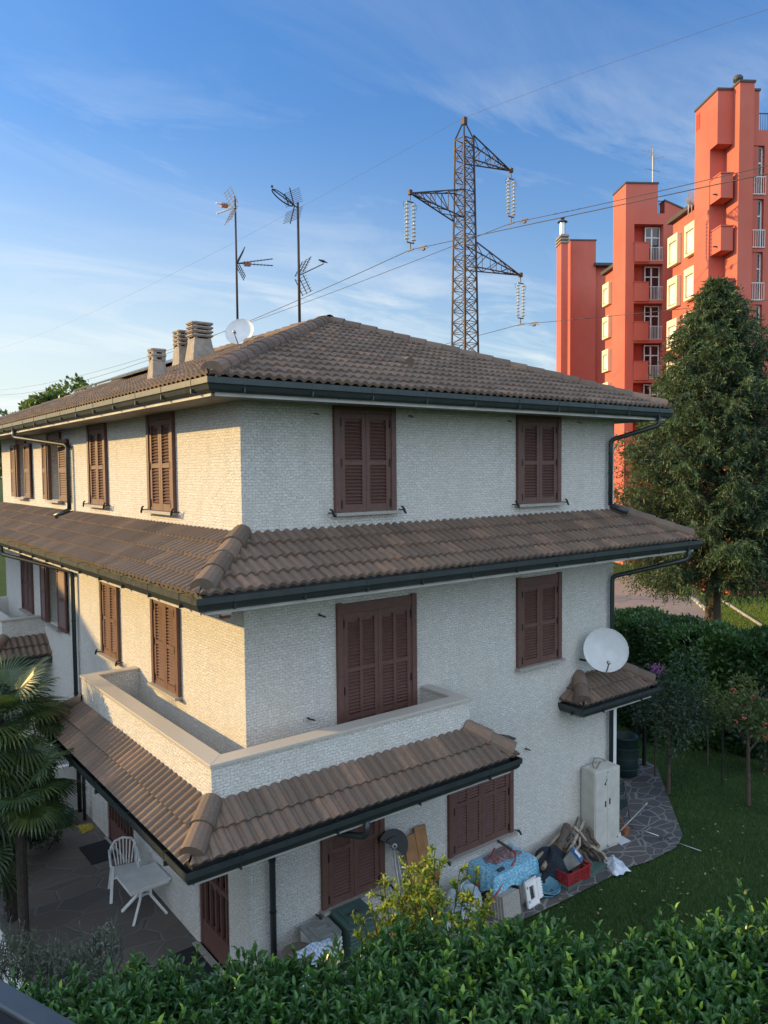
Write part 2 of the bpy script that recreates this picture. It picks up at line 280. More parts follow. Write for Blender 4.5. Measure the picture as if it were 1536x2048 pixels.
# ------------------------------------------------------------------ mesh builder
V = Vector
class MB:
    def __init__(s): s.v = []; s.f = []; s.a = []; s.c = 0.5
    def add(s, vs, fs, var=None):
        o = len(s.v); s.v += [tuple(p) for p in vs]; va = s.c if var is None else var
        for f in fs: s.f.append([o+i for i in f]); s.a.append(va)
    def quad(s, a, b, c, d, var=None): s.add((a, b, c, d), ((0, 1, 2, 3),), var)
    def box(s, x0, x1, y0, y1, z0, z1, var=None):
        if x1 < x0: x0, x1 = x1, x0
        if y1 < y0: y0, y1 = y1, y0
        if z1 < z0: z0, z1 = z1, z0
        s.obox(V(((x0+x1)/2, (y0+y1)/2, (z0+z1)/2)), V((1, 0, 0)), V((0, 1, 0)), V((0, 0, 1)), (x1-x0)/2, (y1-y0)/2, (z1-z0)/2, var)
    def obox(s, c, U, Vv, Wv, a, b, h, var=None):
        c = V(c); vs = [c+U*(a*i)+Vv*(b*j)+Wv*(h*k) for i in (-1, 1) for j in (-1, 1) for k in (-1, 1)]
        s.add(vs, ((0, 1, 3, 2), (4, 6, 7, 5), (0, 4, 5, 1), (2, 3, 7, 6), (0, 2, 6, 4), (1, 5, 7, 3)), var)
    def bar(s, a, b, w, h=None, up=V((0, 0, 1)), var=None):
        a, b = V(a), V(b); d = (b-a); L = d.length
        if L < 1e-6: return
        d /= L; h = h or w
        if abs(d.dot(up)) > .98: up = V((1, 0, 0))
        sd_ = d.cross(up).normalized(); u2 = sd_.cross(d)
        s.obox((a+b)/2, d, sd_, u2, L/2, w/2, h/2, var)
    def tube(s, pts, r, n=8, closed=False, caps=True, var=None):
        pts = [V(p) for p in pts]; rs = r if isinstance(r, (list, tuple)) else [r]*len(pts)
        rings = []; prev = None; m = len(pts)
        for i, p in enumerate(pts):
            if closed: d = pts[(i+1) % m]-pts[i-1]
            else: d = pts[min(i+1, m-1)]-pts[max(i-1, 0)]
            d.normalize()
            if prev is None:
                prev = d.cross(V((0, 0, 1)))
                if prev.length < .05: prev = d.cross(V((1, 0, 0)))
            e = (prev-d*prev.dot(d)).normalized(); prev = e; g = d.cross(e)
            rings.append([p+(e*math.cos(2*math.pi*k/n)+g*math.sin(2*math.pi*k/n))*rs[i] for k in range(n)])
        fs = []
        for i in range(m if closed else m-1):
            j = (i+1) % m
            for k in range(n): fs.append((i*n+k, i*n+(k+1) % n, j*n+(k+1) % n, j*n+k))
        if caps and not closed: fs += [tuple(range(n))[::-1], tuple(range((m-1)*n, m*n))]
        s.add([p for rg in rings for p in rg], fs, var)
    def lathe(s, c, prof, n=20, ax=V((0, 0, 1)), ex=None, var=None, sq=None):
        c = V(c); ax = V(ax).normalized()
        e = ex or (ax.cross(V((0, 1, .01))) if abs(ax.z) > .9 else ax.cross(V((0, 0, 1)))); e = V(e).normalized(); g = ax.cross(e)
        vs = []
        for (r, z) in prof:
            for k in range(n):
                t = 2*math.pi*k/n; vs.append(c+ax*z+(e*math.cos(t)+g*math.sin(t))*r)
        fs = [(i*n+k, i*n+(k+1) % n, (i+1)*n+(k+1) % n, (i+1)*n+k) for i in range(len(prof)-1) for k in range(n)]
        s.add(vs, fs, var)
    def prism(s, poly, d, var=None):
        """poly: 3D points; d: extrusion vector"""
        n = len(poly); d = V(d); vs = [V(p) for p in poly]+[V(p)+d for p in poly]
        s.add(vs, [tuple(range(n))[::-1], tuple(range(n, 2*n))]+[(i, (i+1) % n, n+(i+1) % n, n+i) for i in range(n)], var)
    def build(s, name, mat, parent=None, smooth=False, org=None, bevel=0, **tags):
        me = bpy.data.meshes.new(name)
        if parent is not None: base = parent['_o']
        else: base = V(org) if org is not None else V((0, 0, 0))
        bx = V(base)
        me.from_pydata([(x-bx.x, y-bx.y, z-bx.z) for x, y, z in s.v], [], s.f); me.update()
        if len(set(s.a)) > 1 or True:
            at_ = me.attributes.new('var', 'FLOAT', 'FACE'); at_.data.foreach_set('value', s.a)
        me.materials.append(MATS[mat])
        if smooth: me.polygons.foreach_set('use_smooth', [True]*len(me.polygons))
        o = bpy.data.objects.new(name, me); S.collection.objects.link(o)
        if parent is not None: o.parent = parent['o']
        else: o.location = bx
        if bevel:
            bm = o.modifiers.new('bevel', 'BEVEL'); bm.width = bevel; bm.segments = 2; bm.limit_method = 'ANGLE'
        h = {'o': o, '_o': bx}; tag(h, **tags); return h
def tag(h, label=None, cat=None, group=None, kind=None):
    o = h['o']
    if label: o['label'] = label
    if cat: o['category'] = cat
    if group: o['group'] = group
    if kind: o['kind'] = kind
    return h
def thing(name, org, label, cat, group=None):
    o = bpy.data.objects.new(name, None); S.collection.objects.link(o); o.location = V(org); o.empty_display_size = .2
    return tag({'o': o, '_o': V(org)}, label, cat, group)
def panel_holes(mb, O, U, Z, w, h, holes, depth, back=None):
    """flat wall panel from O along U (w) and up Z (h) with reveals going inwards along depth vector"""
    O = V(O); us = sorted({0, w, *[x for q in holes for x in q[:2]]}); zs = sorted({0, h, *[x for q in holes for x in q[2:4]]})
    P = lambda u, z: O+U*u+Z*z
    for i in range(len(us)-1):
        for j in range(len(zs)-1):
            uc, zc = (us[i]+us[i+1])/2, (zs[j]+zs[j+1])/2
            if any(a < uc < b and c < zc < d for a, b, c, d in [q[:4] for q in holes]): continue
            mb.quad(P(us[i], zs[j]), P(us[i+1], zs[j]), P(us[i+1], zs[j+1]), P(us[i], zs[j+1]))
    for a, b, c, d in [q[:4] for q in holes]:
        q = [P(a, c), P(b, c), P(b, d), P(a, d)]
        for k in range(4): mb.quad(q[k], q[(k+1) % 4], q[(k+1) % 4]+depth, q[k]+depth)
        if back is not None: back.quad(*[p+depth for p in q])
X_, Y_, Z_ = V((1, 0, 0)), V((0, 1, 0)), V((0, 0, 1))

# ------------------------------------------------------------------ ground
G = .1
g = MB(); g.quad((-900, -900, 0.05), (1500, -900, 0.05), (1500, 1500, 0.05), (-900, 1500, 0.05)); g.build('ground', 'lawn', kind='structure')

# ------------------------------------------------------------------ tile roofs
def tiles(mb, O, U, Wd, slope, length, D, hl, hr, course=.34, wave=.15, amp=.040, lift=.038):
    O, U, Wd = V(O), V(U), V(Wd); cs = 1/math.sqrt(1+slope*slope); up = (Wd+Z_*slope)*cs; nn = (Z_-Wd*slope)*cs
    SEG = 7; prof = [(0, 0), (.10, .55), (.24, .93), (.38, 1.), (.52, .86), (.66, .45), (.78, .05), (1, 0)]
    Dm = D/cs; nrow = int(math.ceil(Dm/course)); nw = int(math.ceil(length/wave)); rnd = {}
    lim = lambda u: max(0., min(Dm, (u*hl if hl else 1e9)/cs, ((length-u)*hr if hr else 1e9)/cs))
    for w in range(nw):
        for j in range(nrow):
            key = (w//2, j)
            if key not in rnd: rnd[key] = (R_(), ru(-.005, .006), ru(-.004, .004))
            va, dj, tj = rnd[key]
            vs = []; ok = False; row = []
            for k, (t, h) in enumerate(prof):
                u = min((w+t)*wave, length); L = lim(u)
                s0 = min(j*course - (.05 if j else .0), L); s1 = min((j+1)*course, L)
                fr0 = (s0-j*course)/course; fr1 = (s1-j*course)/course
                hh = amp*h
                z0 = hh+lift*(1-fr0)+dj; z1 = hh+lift*(1-fr1)+dj*.5
                s0 += tj if j and s0 < L else 0
                p = O+U*u
                row.append((p+up*s0+nn*(hh*.8-.004), p+up*s0+nn*z0, p+up*s1+nn*z1)); ok = ok or s1 > s0+.002
            if not ok: continue
            vs = [q for tri in row for q in tri]; fs = []
            for k in range(SEG):
                a, b = k*3, k*3+3; fs += [(a, b, b+1, a+1), (a+1, b+1, b+2, a+2)]
            mb.add(vs, fs, va)
def ridge(mb, A, B, r=.14, L=.36, side=None):
    r = max(r, .14)
    A, B = V(A), V(B); d = (B-A); T = d.length; d.normalize(); s = d.cross(Z_).normalized(); n = s.cross(d)
    k = max(1, round(T/L)); L = T/k; H = 8
    for i in range(k):
        va = R_(); a = A+d*(i*L-.03); b = A+d*((i+1)*L+.01); jr = ru(.97, 1.03); ju = ru(-.006, .006)
        R0, R1 = r*1.1*jr, r*.93*jr; vs = []
        for (p, rr) in ((a, R0*.86), (a, R0), (a+d*.03, R0), (b, R1)):
            for q in range(H+1):
                t = math.radians(-15+210*q/H); vs.append(p+s*(math.cos(t)*rr)+n*(math.sin(t)*rr*.92+ju))
        fs = [(m*(H+1)+q, m*(H+1)+q+1, (m+1)*(H+1)+q+1, (m+1)*(H+1)+q) for m in range(3) for q in range(H)]
        fs.append(tuple(range(H+1)))
        mb.add(vs, fs, va)
def R1(parent, A, B, **kw):
    m = MB(); ridge(m, A, B, **kw); m.build('ridge_tile_row', 'roof_tile', parent)
def sweep(mb, path, prof, n1s):
    """profile (out, dz) swept along a horizontal path; n1s = outward vector at each path point (mitred)"""
    rings = [[V(p)+V(n)*o+Z_*dz for o, dz in prof] for p, n in zip(path, n1s)]
    m = len(prof)
    for i in range(len(rings)-1):
        mb.add(rings[i]+rings[i+1], [(k, k+1, m+k+1, m+k) for k in range(m-1)])
    for rg in (rings[0], rings[-1]):
        mb.add([rg[0], rg[1], rg[2], rg[3], rg[4]] if m > 5 else rg, [tuple(range(min(5, m)))])
GP = [(-.012, -.005), (-.012, -.08), (-.05, -.15), (-.13, -.15), (-.14, .0), (-.145, .0), (-.14, -.165), (-.065, -.17), (-.038, -.145), (-.016, -.085), (-.008, -.078), (0, -.075), (0, 0), (-.012, 0)]
def gutter(name, path, parent, seam=1.0):
    """path of corner points on the outer top edge"""
    pts = [V(p) for p in path]; ns = []
    for i, p in enumerate(pts):
        nn = []
        for a, b in ((i-1, i), (i, i+1)):
            if 0 <= a and b < len(pts):
                d = (pts[b]-pts[a]).normalized(); nn.append(V((-d.y, d.x, 0))*-1)
        v = nn[0] if len(nn) == 1 else (nn[0]+nn[1])
        ns.append(v)
    mb = MB(); sweep(mb, pts, GP, ns)
    for i in range(len(pts)-1):
        d = pts[i+1]-pts[i]; L = d.length; d.normalize(); n = V((d.y, -d.x, 0)); k = max(1, round(L/seam))
        for q in range(k):
            p = pts[i]+d*(L*(q+.5)/k)
            mb.obox(p+n*.002-Z_*.038, d, n, Z_, .012, .003, .042)                     # seam strap
            mb.obox(p-n*.03-Z_*.14, d, n, Z_, .009, .03, .03)
            mb.obox(p-n*.07+Z_*.004, d, n, Z_, .011, .075, .003)
    fb = MB()
    for i in range(len(pts)-1):
        d = pts[i+1]-pts[i]; L = d.length; d.normalize(); n = V((d.y, -d.x, 0)); a = pts[i]-n*.12-Z_*.19+(-d*.15 if i == 0 else d*.15); b = pts[i+1]-n*.12-Z_*.19-(d*.15 if i < len(pts)-2 else d*0); fb.bar(a, b, .02, .06)
    fb.build('fascia', 'fascia_paint', parent)
    return mb.build(name, 'gutter_paint', parent)

# ------------------------------------------------------------------ the house
L_ = 14.93; Wd_ = 8.3
house = thing('terraced_house', (0, 0, G), 'two storey split stone house with brown tiled roofs and brown shutters, in front of everything', 'house')
wm = MB(); bk = MB()
HL = [(8.75, 9.7, 6.98, 8.32), (12.0, 12.85, 6.98, 8.38), (9.22, 10.2, 4.0, 5.45), (.66, 1.73, .14, 2.5), (4.66, 6.2, .14, 2.5)]
panel_holes(wm, (0, 0, 0), Y_, Z_, L_, 8.58, HL, X_*.28, bk)
panel_holes(wm, (0, 0, 0), X_, Z_, Wd_, 8.58, [], Y_*.2)
wm.quad((Wd_, 0, 0), (Wd_, L_, 0), (Wd_, L_, 8.58), (Wd_, 0, 8.58)); wm.quad((0, L_, 0), (Wd_, L_, 0), (Wd_, L_, 8.58), (0, L_, 8.58))
wall = wm.build('wall', 'split_stone', house)
bk.build('dark_interior', 'dark_void', house)

def window(side, c0, c1, z0, z1, cols=1, rows=(.5,), leaves=2, sill=True, catches=True, head=.15, opened=None, catch_z=None):
    U, n = (X_, -Y_) if side == 'R' else (Y_, -X_)
    P = lambda u, z, o=0: U*u+Z_*z+n*o
    def B(mb, u0, u1, a0, a1, o0, o1, var=None): mb.obox(P((u0+u1)/2, (a0+a1)/2, (o0+o1)/2), U, n, Z_, abs(u1-u0)/2, abs(o1-o0)/2, (a1-a0)/2, var)
    fr = MB(); j = .095
    B(fr, c0, c0+j, z0, z1+.02, -.01, .062); B(fr, c1-j, c1, z0, z1+.02, -.01, .062)
    B(fr, c0+j, c0+j+.018, z0, z1-head, -.01, .045); B(fr, c1-j-.018, c1-j, z0, z1-head, -.01, .045)
    B(fr, c0+j, c1-j, z1-head, z1, -.01, .048)
    w = fr.build('window', 'brown_wood', house, bevel=.004)
    a, b, t = c0+j+.018, c1-j-.018, z1-head-.004
    if opened is None:
        lw = (b-a)/leaves
        for k in range(leaves):
            lf = MB(); u0, u1 = a+k*lw+.003, a+(k+1)*lw-.003; st = .072
            B(lf, u0, u0+st, z0+.004, t, .002, .04); B(lf, u1-st, u1, z0+.004, t, .002, .04)
            B(lf, u0+st, u1-st, z0+.004, z0+.115, .004, .037); B(lf, u0+st, u1-st, t-.085, t, .004, .037)
            H = t-z0
            for r in rows: B(lf, u0+st, u1-st, z0+H*r-.035, z0+H*r+.035, .004, .037)
            for c in range(1, cols):
                uc = u0+(u1-u0)*c/cols; B(lf, uc-.028, uc+.028, z0+.115, t-.085, .006, .0385)
            nS = int((H-.2)/.052)
            for q in range(nS):
                zz = z0+.13+q*.052
                ax = (Z_*.62+n*-.78).normalized(); lf.obox(P((u0+u1)/2, zz+.012, .02), U, ax, U.cross(ax), (u1-u0)/2-st+.004, .021, .004)
            B(lf, u0+st-.005, u1-st+.005, z0+.05, t-.04, .0008, .0022)
            hb = lf
            lfh = lf.build('shutter', 'brown_wood', w)
        for uu in (a+.002, b-.002):
            for zz in (z0+.12, (z0+t)/2, t-.14): hg = MB(); B(hg, uu-.012, uu+.012, zz-.06, zz+.06, .034, .062); hg.build('hinge', 'dark_metal', w)
    else:
        for (u0, u1) in opened:
            lf = MB(); st = .06; z1b = t
            o0, o1 = .05, .085
            B(lf, u0, u0+st, z0, z1b, o0, o1); B(lf, u1-st, u1, z0, z1b, o0, o1)
            for r0, r1_ in ((z0, z0+.1), (z1b-.08, z1b), ((z0+z1b)/2-.04, (z0+z1b)/2+.04)): B(lf, u0+st, u1-st, r0, r1_, o0+.002, o1-.002)
            for q in range(int((z1b-z0-.2)/.052)):
                zz = z0+.12+q*.052; ax = (Z_*.80+n*-.60).normalized(); lf.obox(P((u0+u1)/2, zz, .068), U, ax, U.cross(ax), (u1-u0)/2-st+.004, .026, .004)
            B(lf, u0+st-.005, u1-st+.005, z0+.05, z1b-.04, o0+.001, o0+.003)
            lf.build('shutter', 'brown_wood', w)
    if sill:
        sm = MB(); B(sm, c0-.03, c1+.03, z0-.052, z0-.004, -.01, .13); sm.build('sill', 'granite_rough', w, bevel=.004)
    if catches:
        cz = catch_z or z0-.0
        for uu in (c0-.09, c1+.09):
            cm_ = MB(); cm_.tube([P(uu, cz, 0), P(uu, cz, .13)], .011, 6)
            cm_.tube([P(uu-.06, cz+.055, .12), P(uu-.03, cz+.05, .13), P(uu, cz, .13), P(uu+.02, cz-.04, .13), P(uu+.05, cz-.055, .12)], [.013, .017, .02, .018, .013], 6)
            cm_.build('shutter_catch', 'dark_metal', w, smooth=True)
    return w
window('R', 1.50, 2.65, 6.975, 8.60)
window('R', 5.42, 6.60, 6.965, 8.60)
window('R', 5.42, 6.63, 4.0, 5.62, cols=1, catches=False)
window('R', 1.51, 3.04, 3.12, 5.60, cols=2, rows=(.32, .63), sill=False, catches=False)
window('R', 3.73, 5.30, 1.015, 2.72, cols=2, rows=(.55,), catch_z=1.0)
window('R', 1.18, 2.35, 1.045, 2.72, cols=1, rows=(.55,), catch_z=1.0)
window('L', 2.22, 3.34, 6.965, 8.60)
window('L', 5.53, 6.64, 6.965, 8.60)
window('L', 2.21, 3.36, 3.99, 5.62, catches=False)
window('L', 5.08, 6.12, 4.0, 5.62)
window('L', 11.69, 12.83, 3.97, 5.6, catches=False)
window('L', 8.68, 9.77, 6.975, 8.5, opened=((9.74, 10.14), (8.06, 8.69)), catches=False)
window('L', 11.93, 12.92, 6.975, 8.52, opened=((12.93, 13.47), (11.35, 11.92)), catches=False)
window('L', 9.15, 10.27, 3.985, 5.6, opened=((10.25, 10.70), (8.49, 9.17)), catches=False)
# curtain strip inside the farthest opened window
cu = MB(); cu.box(.10, .13, 12.02, 12.2, 6.99, 8.35); cu.build('curtain', 'plaster', house)
# patio doors of the ground floor
def door(y0, y1, bars):
    fr = MB(); zt = 2.5
    for a, b in ((y0, y0+.07), (y1-.07, y1)): fr.box(.02, .10, a, b, .14, zt)
    fr.box(.02, .10, y0+.07, y1-.07, zt-.08, zt)
    fr.box(.03, .09, y0+.07, y1-.07, .14, .55); fr.box(.03, .09, y0+.07, y1-.07, 1.25, 1.33)
    d = fr.build('door', 'brown_wood', house)
    gb = MB()
    for k in range(bars):
        y = y0+.07+(y1-y0-.14)*(k+.5)/bars; gb.box(.035, .075, y-.022, y+.022, .55, zt-.08)
    gb.build('muntin', 'brown_wood', d)
    gl = MB(); gl.box(.10, .11, y0+.03, y1-.03, .2, zt); gl.build('pane', 'window_glass', d)
door(.66, 1.73, 5); door(4.66, 6.2, 8)
for q in ((-.10, .24, .60, 1.80), (-.06, .24, 4.6, 6.26)): st = MB(); st.box(*q, .06, .14); st.build('doorstep', 'granite_rough', house, bevel=.006)

# upper roof
sl = .39; e0 = .82
ez = 8.755
up_roof = MB(); ly = L_+2*e0; RX = 4.15+e0
er = .70
tiles(up_roof, (-e0, -e0, ez), X_, Y_, sl, Wd_+e0+er, RX, 1, RX/(4.15+er))
tiles(up_roof, (-e0, L_+e0, ez), -Y_, X_, sl, ly, RX, 1, 1)
rz = ez+sl*RX
up_roof.quad((Wd_+er, -e0, ez), (Wd_+er, L_+e0, ez), (4.15, L_-4.15, rz), (4.15, 4.15, rz))
up_roof.add([(-e0, L_+e0, ez), (Wd_+er, L_+e0, ez), (4.15, L_-4.15, rz)], ((0, 1, 2),))
ur = up_roof.build('upper_roof', 'roof_tile', house)
k_ = .02
R1(ur, (-e0+.10, -e0+.10, ez+.04+k_), (4.15, 4.15, rz+k_)); R1(ur, (Wd_+er-.10, -e0+.10, ez+.04+k_), (4.15, 4.15, rz+k_))
R1(ur, (4.15, L_-4.15, rz+k_), (4.15, 4.0, rz+k_)); R1(ur, (-e0+.1, L_+e0-.1, ez+.04+k_), (4.15, L_-4.15, rz+k_))

vt = MB()
pv = V((3.35, .55, 0)); pv.z = ez+sl*(pv.y+e0)+.05
vt.tube([pv+V((0, -.10, .03)), pv+V((0, .18, .10))], [.10, .06], 10); vt.build('vent_tile', 'roof_tile', ur)
gutter('gutter', [(-.86, L_+.85, 8.74), (-.86, -.86, 8.74), (Wd_+.74, -.86, 8.74), (Wd_+.74, 6, 8.74)], house)
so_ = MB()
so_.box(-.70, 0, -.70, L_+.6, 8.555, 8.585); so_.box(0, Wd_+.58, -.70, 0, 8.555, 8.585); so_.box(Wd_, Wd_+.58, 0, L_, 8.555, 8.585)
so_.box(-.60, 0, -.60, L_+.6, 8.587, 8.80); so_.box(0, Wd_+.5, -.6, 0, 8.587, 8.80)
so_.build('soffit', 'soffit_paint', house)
# middle roof skirt
ms = .5; mz_ = 6.16; me0 = 1.17
mr = MB()
tiles(mr, (-me0, -me0, mz_), X_, Y_, ms, Wd_+2*me0, me0, 1, 1); tiles(mr, (-me0, L_+me0, mz_), -Y_, X_, ms, L_+2*me0, me0, 1, 1)
mr.quad((Wd_+me0, -me0, mz_), (Wd_+me0, 6, mz_), (Wd_, 6, mz_+ms*me0), (Wd_, 0, mz_+ms*me0))
mrh = mr.build('middle_roof', 'roof_tile', house)
R1(mrh, (-me0+.12, -me0+.12, mz_+.06+k_), (0, 0, mz_+ms*me0+k_), r=.125, L=.42); R1(mrh, (Wd_+me0-.12, -me0+.12, mz_+.06+k_), (Wd_, 0, mz_+ms*me0+k_), r=.125, L=.42)

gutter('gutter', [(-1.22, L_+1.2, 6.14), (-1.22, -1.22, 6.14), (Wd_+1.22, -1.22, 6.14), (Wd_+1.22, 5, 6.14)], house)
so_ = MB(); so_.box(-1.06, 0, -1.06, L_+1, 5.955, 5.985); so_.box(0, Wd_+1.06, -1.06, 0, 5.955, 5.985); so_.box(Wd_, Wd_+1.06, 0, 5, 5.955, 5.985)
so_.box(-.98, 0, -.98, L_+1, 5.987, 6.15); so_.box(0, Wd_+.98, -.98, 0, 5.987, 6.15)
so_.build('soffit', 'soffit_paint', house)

# balconies and their awning roofs
def balcony(y0, y1, x1, front=True):
    w = MB(); t = .22; zt = 4.03; zb = 3.0; a = -.97; rx = x1
    w.box(a, a+t, y0 if front else y0, y1, zb, zt)
    if front:
        w.box(a+t, rx-.14, a, a+t, zb, zt); w.box(rx-.14, rx, a, 0, zb, zt)
    else: w.box(a+t, 0, y0, y0+.14, zb, zt)
    w.box(a+t, 0, y1-.14, y1, zb, zt)
    b = w.build('balcony', 'split_stone', house)
    c = MB(); h = V((0, 0, .045)); o = .025; z = zt+.001
    A, I = a-o, a+t+o
    if front:
        ye, xe = y1+o, rx+o
        P = lambda x, y: (x, y, z)
        c.prism([P(A, A), P(I, I), P(I, y1-.14-o), P(A, ye)], h)
        c.prism([P(A, ye), P(I, y1-.14-o), P(0, y1-.14-o), P(0, ye)], h)
        c.prism([P(A, A), P(xe, A), P(rx-.14-o, I), P(I, I)][::1], h)
        c.prism([P(xe, A), P(xe, 0), P(rx-.14-o, 0), P(rx-.14-o, I)], h)
    else:
        P = lambda x, y: (x, y, z); ys = y0-o
        c.prism([P(A, ys), P(0, ys), P(0, y0+.14+o), P(I, y0+.14+o)], h)
        c.prism([P(A, ys), P(I, y0+.14+o), P(I, y1), P(A, y1)], h)
    c.build('coping', 'granite', b, bevel=.006)
    f = MB(); f.box(a+t, 0, y0+.01 if not front else a+t, y1-.14, 2.9, 3.1)
    if front: f.box(0, rx-.14, a+t, 0, 2.9, 3.1)
    f.build('balcony_floor', 'plaster', b)
    return b
balcony(-.97, 4.27, 3.32); balcony(10.7, 14.9, 0, False)
aw = MB(); asl = .72; az_ = 3.205; ae = 1.53; AD = ae-.965
tiles(aw, (-ae, -ae, az_), X_, Y_, asl, 3.82+ae, AD, 1, 1, course=.37)
tiles(aw, (-ae, 4.82, az_), -Y_, X_, asl, 4.82+ae, AD, 1, 1, course=.37)
tp = az_+asl*AD
aw.quad((3.82, -ae, az_), (3.82, 0, az_), (3.82-AD, 0, tp), (3.82-AD, -.965, tp)); aw.quad((-ae, 4.82, az_), (0, 4.82, az_), (0, 4.82-AD, tp), (-.965, 4.82-AD, tp))
awh = aw.build('awning_roof', 'roof_tile', house)
rr = .115
R1(awh, (-ae+.11, -ae+.11, az_+.09+k_), (-.965, -.965, tp+k_), r=.125, L=.42)
R1(awh, (3.74, -ae+.08, az_+.07+k_), (3.82-AD, -.93, tp+k_), r=rr); R1(awh, (-ae+.08, 4.74, az_+.07+k_), (-.93, 4.82-AD, tp+k_), r=rr)

ag = gutter('gutter', [(0, 4.87, 3.17), (-1.575, 4.87, 3.17), (-1.575, -1.575, 3.17), (3.86, -1.575, 3.17), (3.86, 0, 3.17)], house, 1.3)
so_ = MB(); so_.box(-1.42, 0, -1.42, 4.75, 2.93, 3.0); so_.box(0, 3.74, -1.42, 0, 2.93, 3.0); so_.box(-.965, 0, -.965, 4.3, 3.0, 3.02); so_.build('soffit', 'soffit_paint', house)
# neighbour unit's awning, farther along the same front
aw = MB(); tiles(aw, (-ae, 16.5, az_), -Y_, X_, asl, 16.5-10.13, AD, 1, 1, course=.37); tiles(aw, (-ae, 10.13, az_), X_, Y_, asl, ae, AD, 1, 0, course=.37)
a2 = aw.build('awning_roof', 'roof_tile', house)
R1(a2, (-ae+.08, 10.2, az_+.07+k_), (-.93, 10.7, tp+k_), r=rr)
gutter('gutter', [(-1.575, 16.5, 3.17), (-1.575, 10.08, 3.17), (0, 10.08, 3.17)], house, 1.3)
# canopy over the side door
cx0, cx1, cy, cz_, cD = 6.64, 9.0, -.56, 3.17, .56
ca = MB(); tiles(ca, (cx0, cy, cz_), X_, Y_, .66, cx1-cx0, cD, 1, 1, course=.33); tiles(ca, (cx0, 0, cz_), -Y_, X_, .66, .56, cD, 0, 1, course=.33)
ca.quad((cx1, cy, cz_), (cx1, 1.8, cz_), (cx1-cD, 1.8, cz_+.37), (cx1-cD, 0, cz_+.37))
cah = ca.build('canopy_roof', 'roof_tile', house)
R1(cah, (cx0+.08, cy+.08, cz_+.07+k_), (cx0+cD, -.0, cz_+.37+k_), r=.13, L=.4); R1(cah, (cx1-.08, cy+.08, cz_+.07+k_), (cx1-cD, 0, cz_+.37+k_), r=.13, L=.4)
gutter('gutter', [(cx0-.05, 0, 3.13), (cx0-.05, cy-.05, 3.13), (cx1+.05, cy-.05, 3.13), (cx1+.05, 1.8, 3.13)], house, 1.2)
so_ = MB(); so_.box(cx0+.08, 8.3, cy+.1, 0, 2.93, 2.99); so_.box(8.3, cx1-.1, cy+.1, 1.8, 2.93, 2.99); so_.build('soffit', 'soffit_paint', house)

# downpipes
def pipe(pts, r=.045, shoe=None):
    m = MB(); P = [V(p) for p in pts]; Q = [P[0]]
    for i in range(1, len(P)-1):
        a = (P[i-1]-P[i]); b = (P[i+1]-P[i]); k = min(.09, a.length*.4, b.length*.4); a.normalize(); b.normalize()
        for t in (0, .33, .67, 1): Q.append((P[i]+a*k)*(1-t)**2+P[i]*2*t*(1-t)+(P[i]+b*k)*t*t)
    Q.append(P[-1]); m.tube(Q, r, 10)
    if shoe: m.tube([P[-1], P[-1]+V(shoe)], [r*1.15, r*1.3], 10)
    o = m.build('downpipe', 'gutter_paint', house, smooth=True)
    a, b = P[-2], P[-1]
    for t in (.2, .5, .8):
        c = MB(); p = a.lerp(b, t); c.tube([p-Z_*.012, p+Z_*.012], r*1.18, 10); c.build('pipe_clip', 'dark_metal', o)
pipe([(8.62, -.80, 8.58), (8.62, -.80, 8.42), (8.06, -.09, 8.15), (8.06, -.09, 6.85)], shoe=(.12, -.32, -.12))
pipe([(9.15, -1.14, 5.98), (9.15, -1.14, 5.78), (8.14, -.09, 5.42), (8.14, -.09, .12)])
pipe([(-.80, 9.55, 8.58), (-.80, 9.55, 8.42), (-.09, 7.90, 8.2), (-.09, 7.90, 6.80)], shoe=(-.28, .1, -.14))
pipe([(-1.14, 9.6, 5.98), (-1.14, 9.6, 5.78), (-.09, 7.84, 5.45), (-.09, 7.84, .12)])
pipe([(.95, -1.50, 3.02), (.95, -1.50, 2.80), (.32, -.09, 2.62), (.32, -.09, .12)])
pipe([(-.14, 7.3, 2.9), (-.14, 7.3, .15)], r=.035)
# chimneys
def chimney(cx, cy_, w, l, h, rings, lab=None):
    zb = ez+sl*(cx+e0)
    m = MB(); b0, b1 = zb-.25, zb+h
    def ring(s, z): return [(cx-w*s, cy_-l*s, z), (cx+w*s, cy_-l*s, z), (cx+w*s, cy_+l*s, z), (cx-w*s, cy_+l*s, z)]
    vs = ring(1.08, b0)+ring(1, zb)+ring(.74, b1); m.add(vs, [(i*4+k, i*4+(k+1) % 4, i*4+4+(k+1) % 4, i*4+4+k) for i in range(2) for k in range(4)]+[(8, 9, 10, 11)])
    c = m.build('chimney', 'concrete', house, bevel=.01)
    q = MB(); z = b1
    for dx in (-1, 1):
        for dy in (-1, 1): q.box(cx+dx*w*.58-.035, cx+dx*w*.58+.035, cy_+dy*l*.58-.035, cy_+dy*l*.58+.035, b1-.02, b1+.095*rings-.02)
    for r in range(rings):
        for s, (za, zb_) in ((.86, (z+.035, z+.06)), (.95, (z+.06, z+.092))):
            q.prism([(cx-w*s, cy_-l*s*.75, za), (cx-w*s*.75, cy_-l*s, za), (cx+w*s*.75, cy_-l*s, za), (cx+w*s, cy_-l*s*.75, za), (cx+w*s, cy_+l*s*.75, za), (cx+w*s*.75, cy_+l*s, za), (cx-w*s*.75, cy_+l*s, za), (cx-w*s, cy_+l*s*.75, za)], (0, 0, zb_-za))
        z += .095
    q.build('chimney_cap', 'concrete', c)
chimney(.42, 3.98, .145, .14, .36, 2)
chimney(2.95, 7.75, .285, .25, .50, 4)
chimney(2.75, 8.42, .14, .22, .47, 4)
# roof light
rl_ = MB(); c = V((2.0, 6.3, 0))
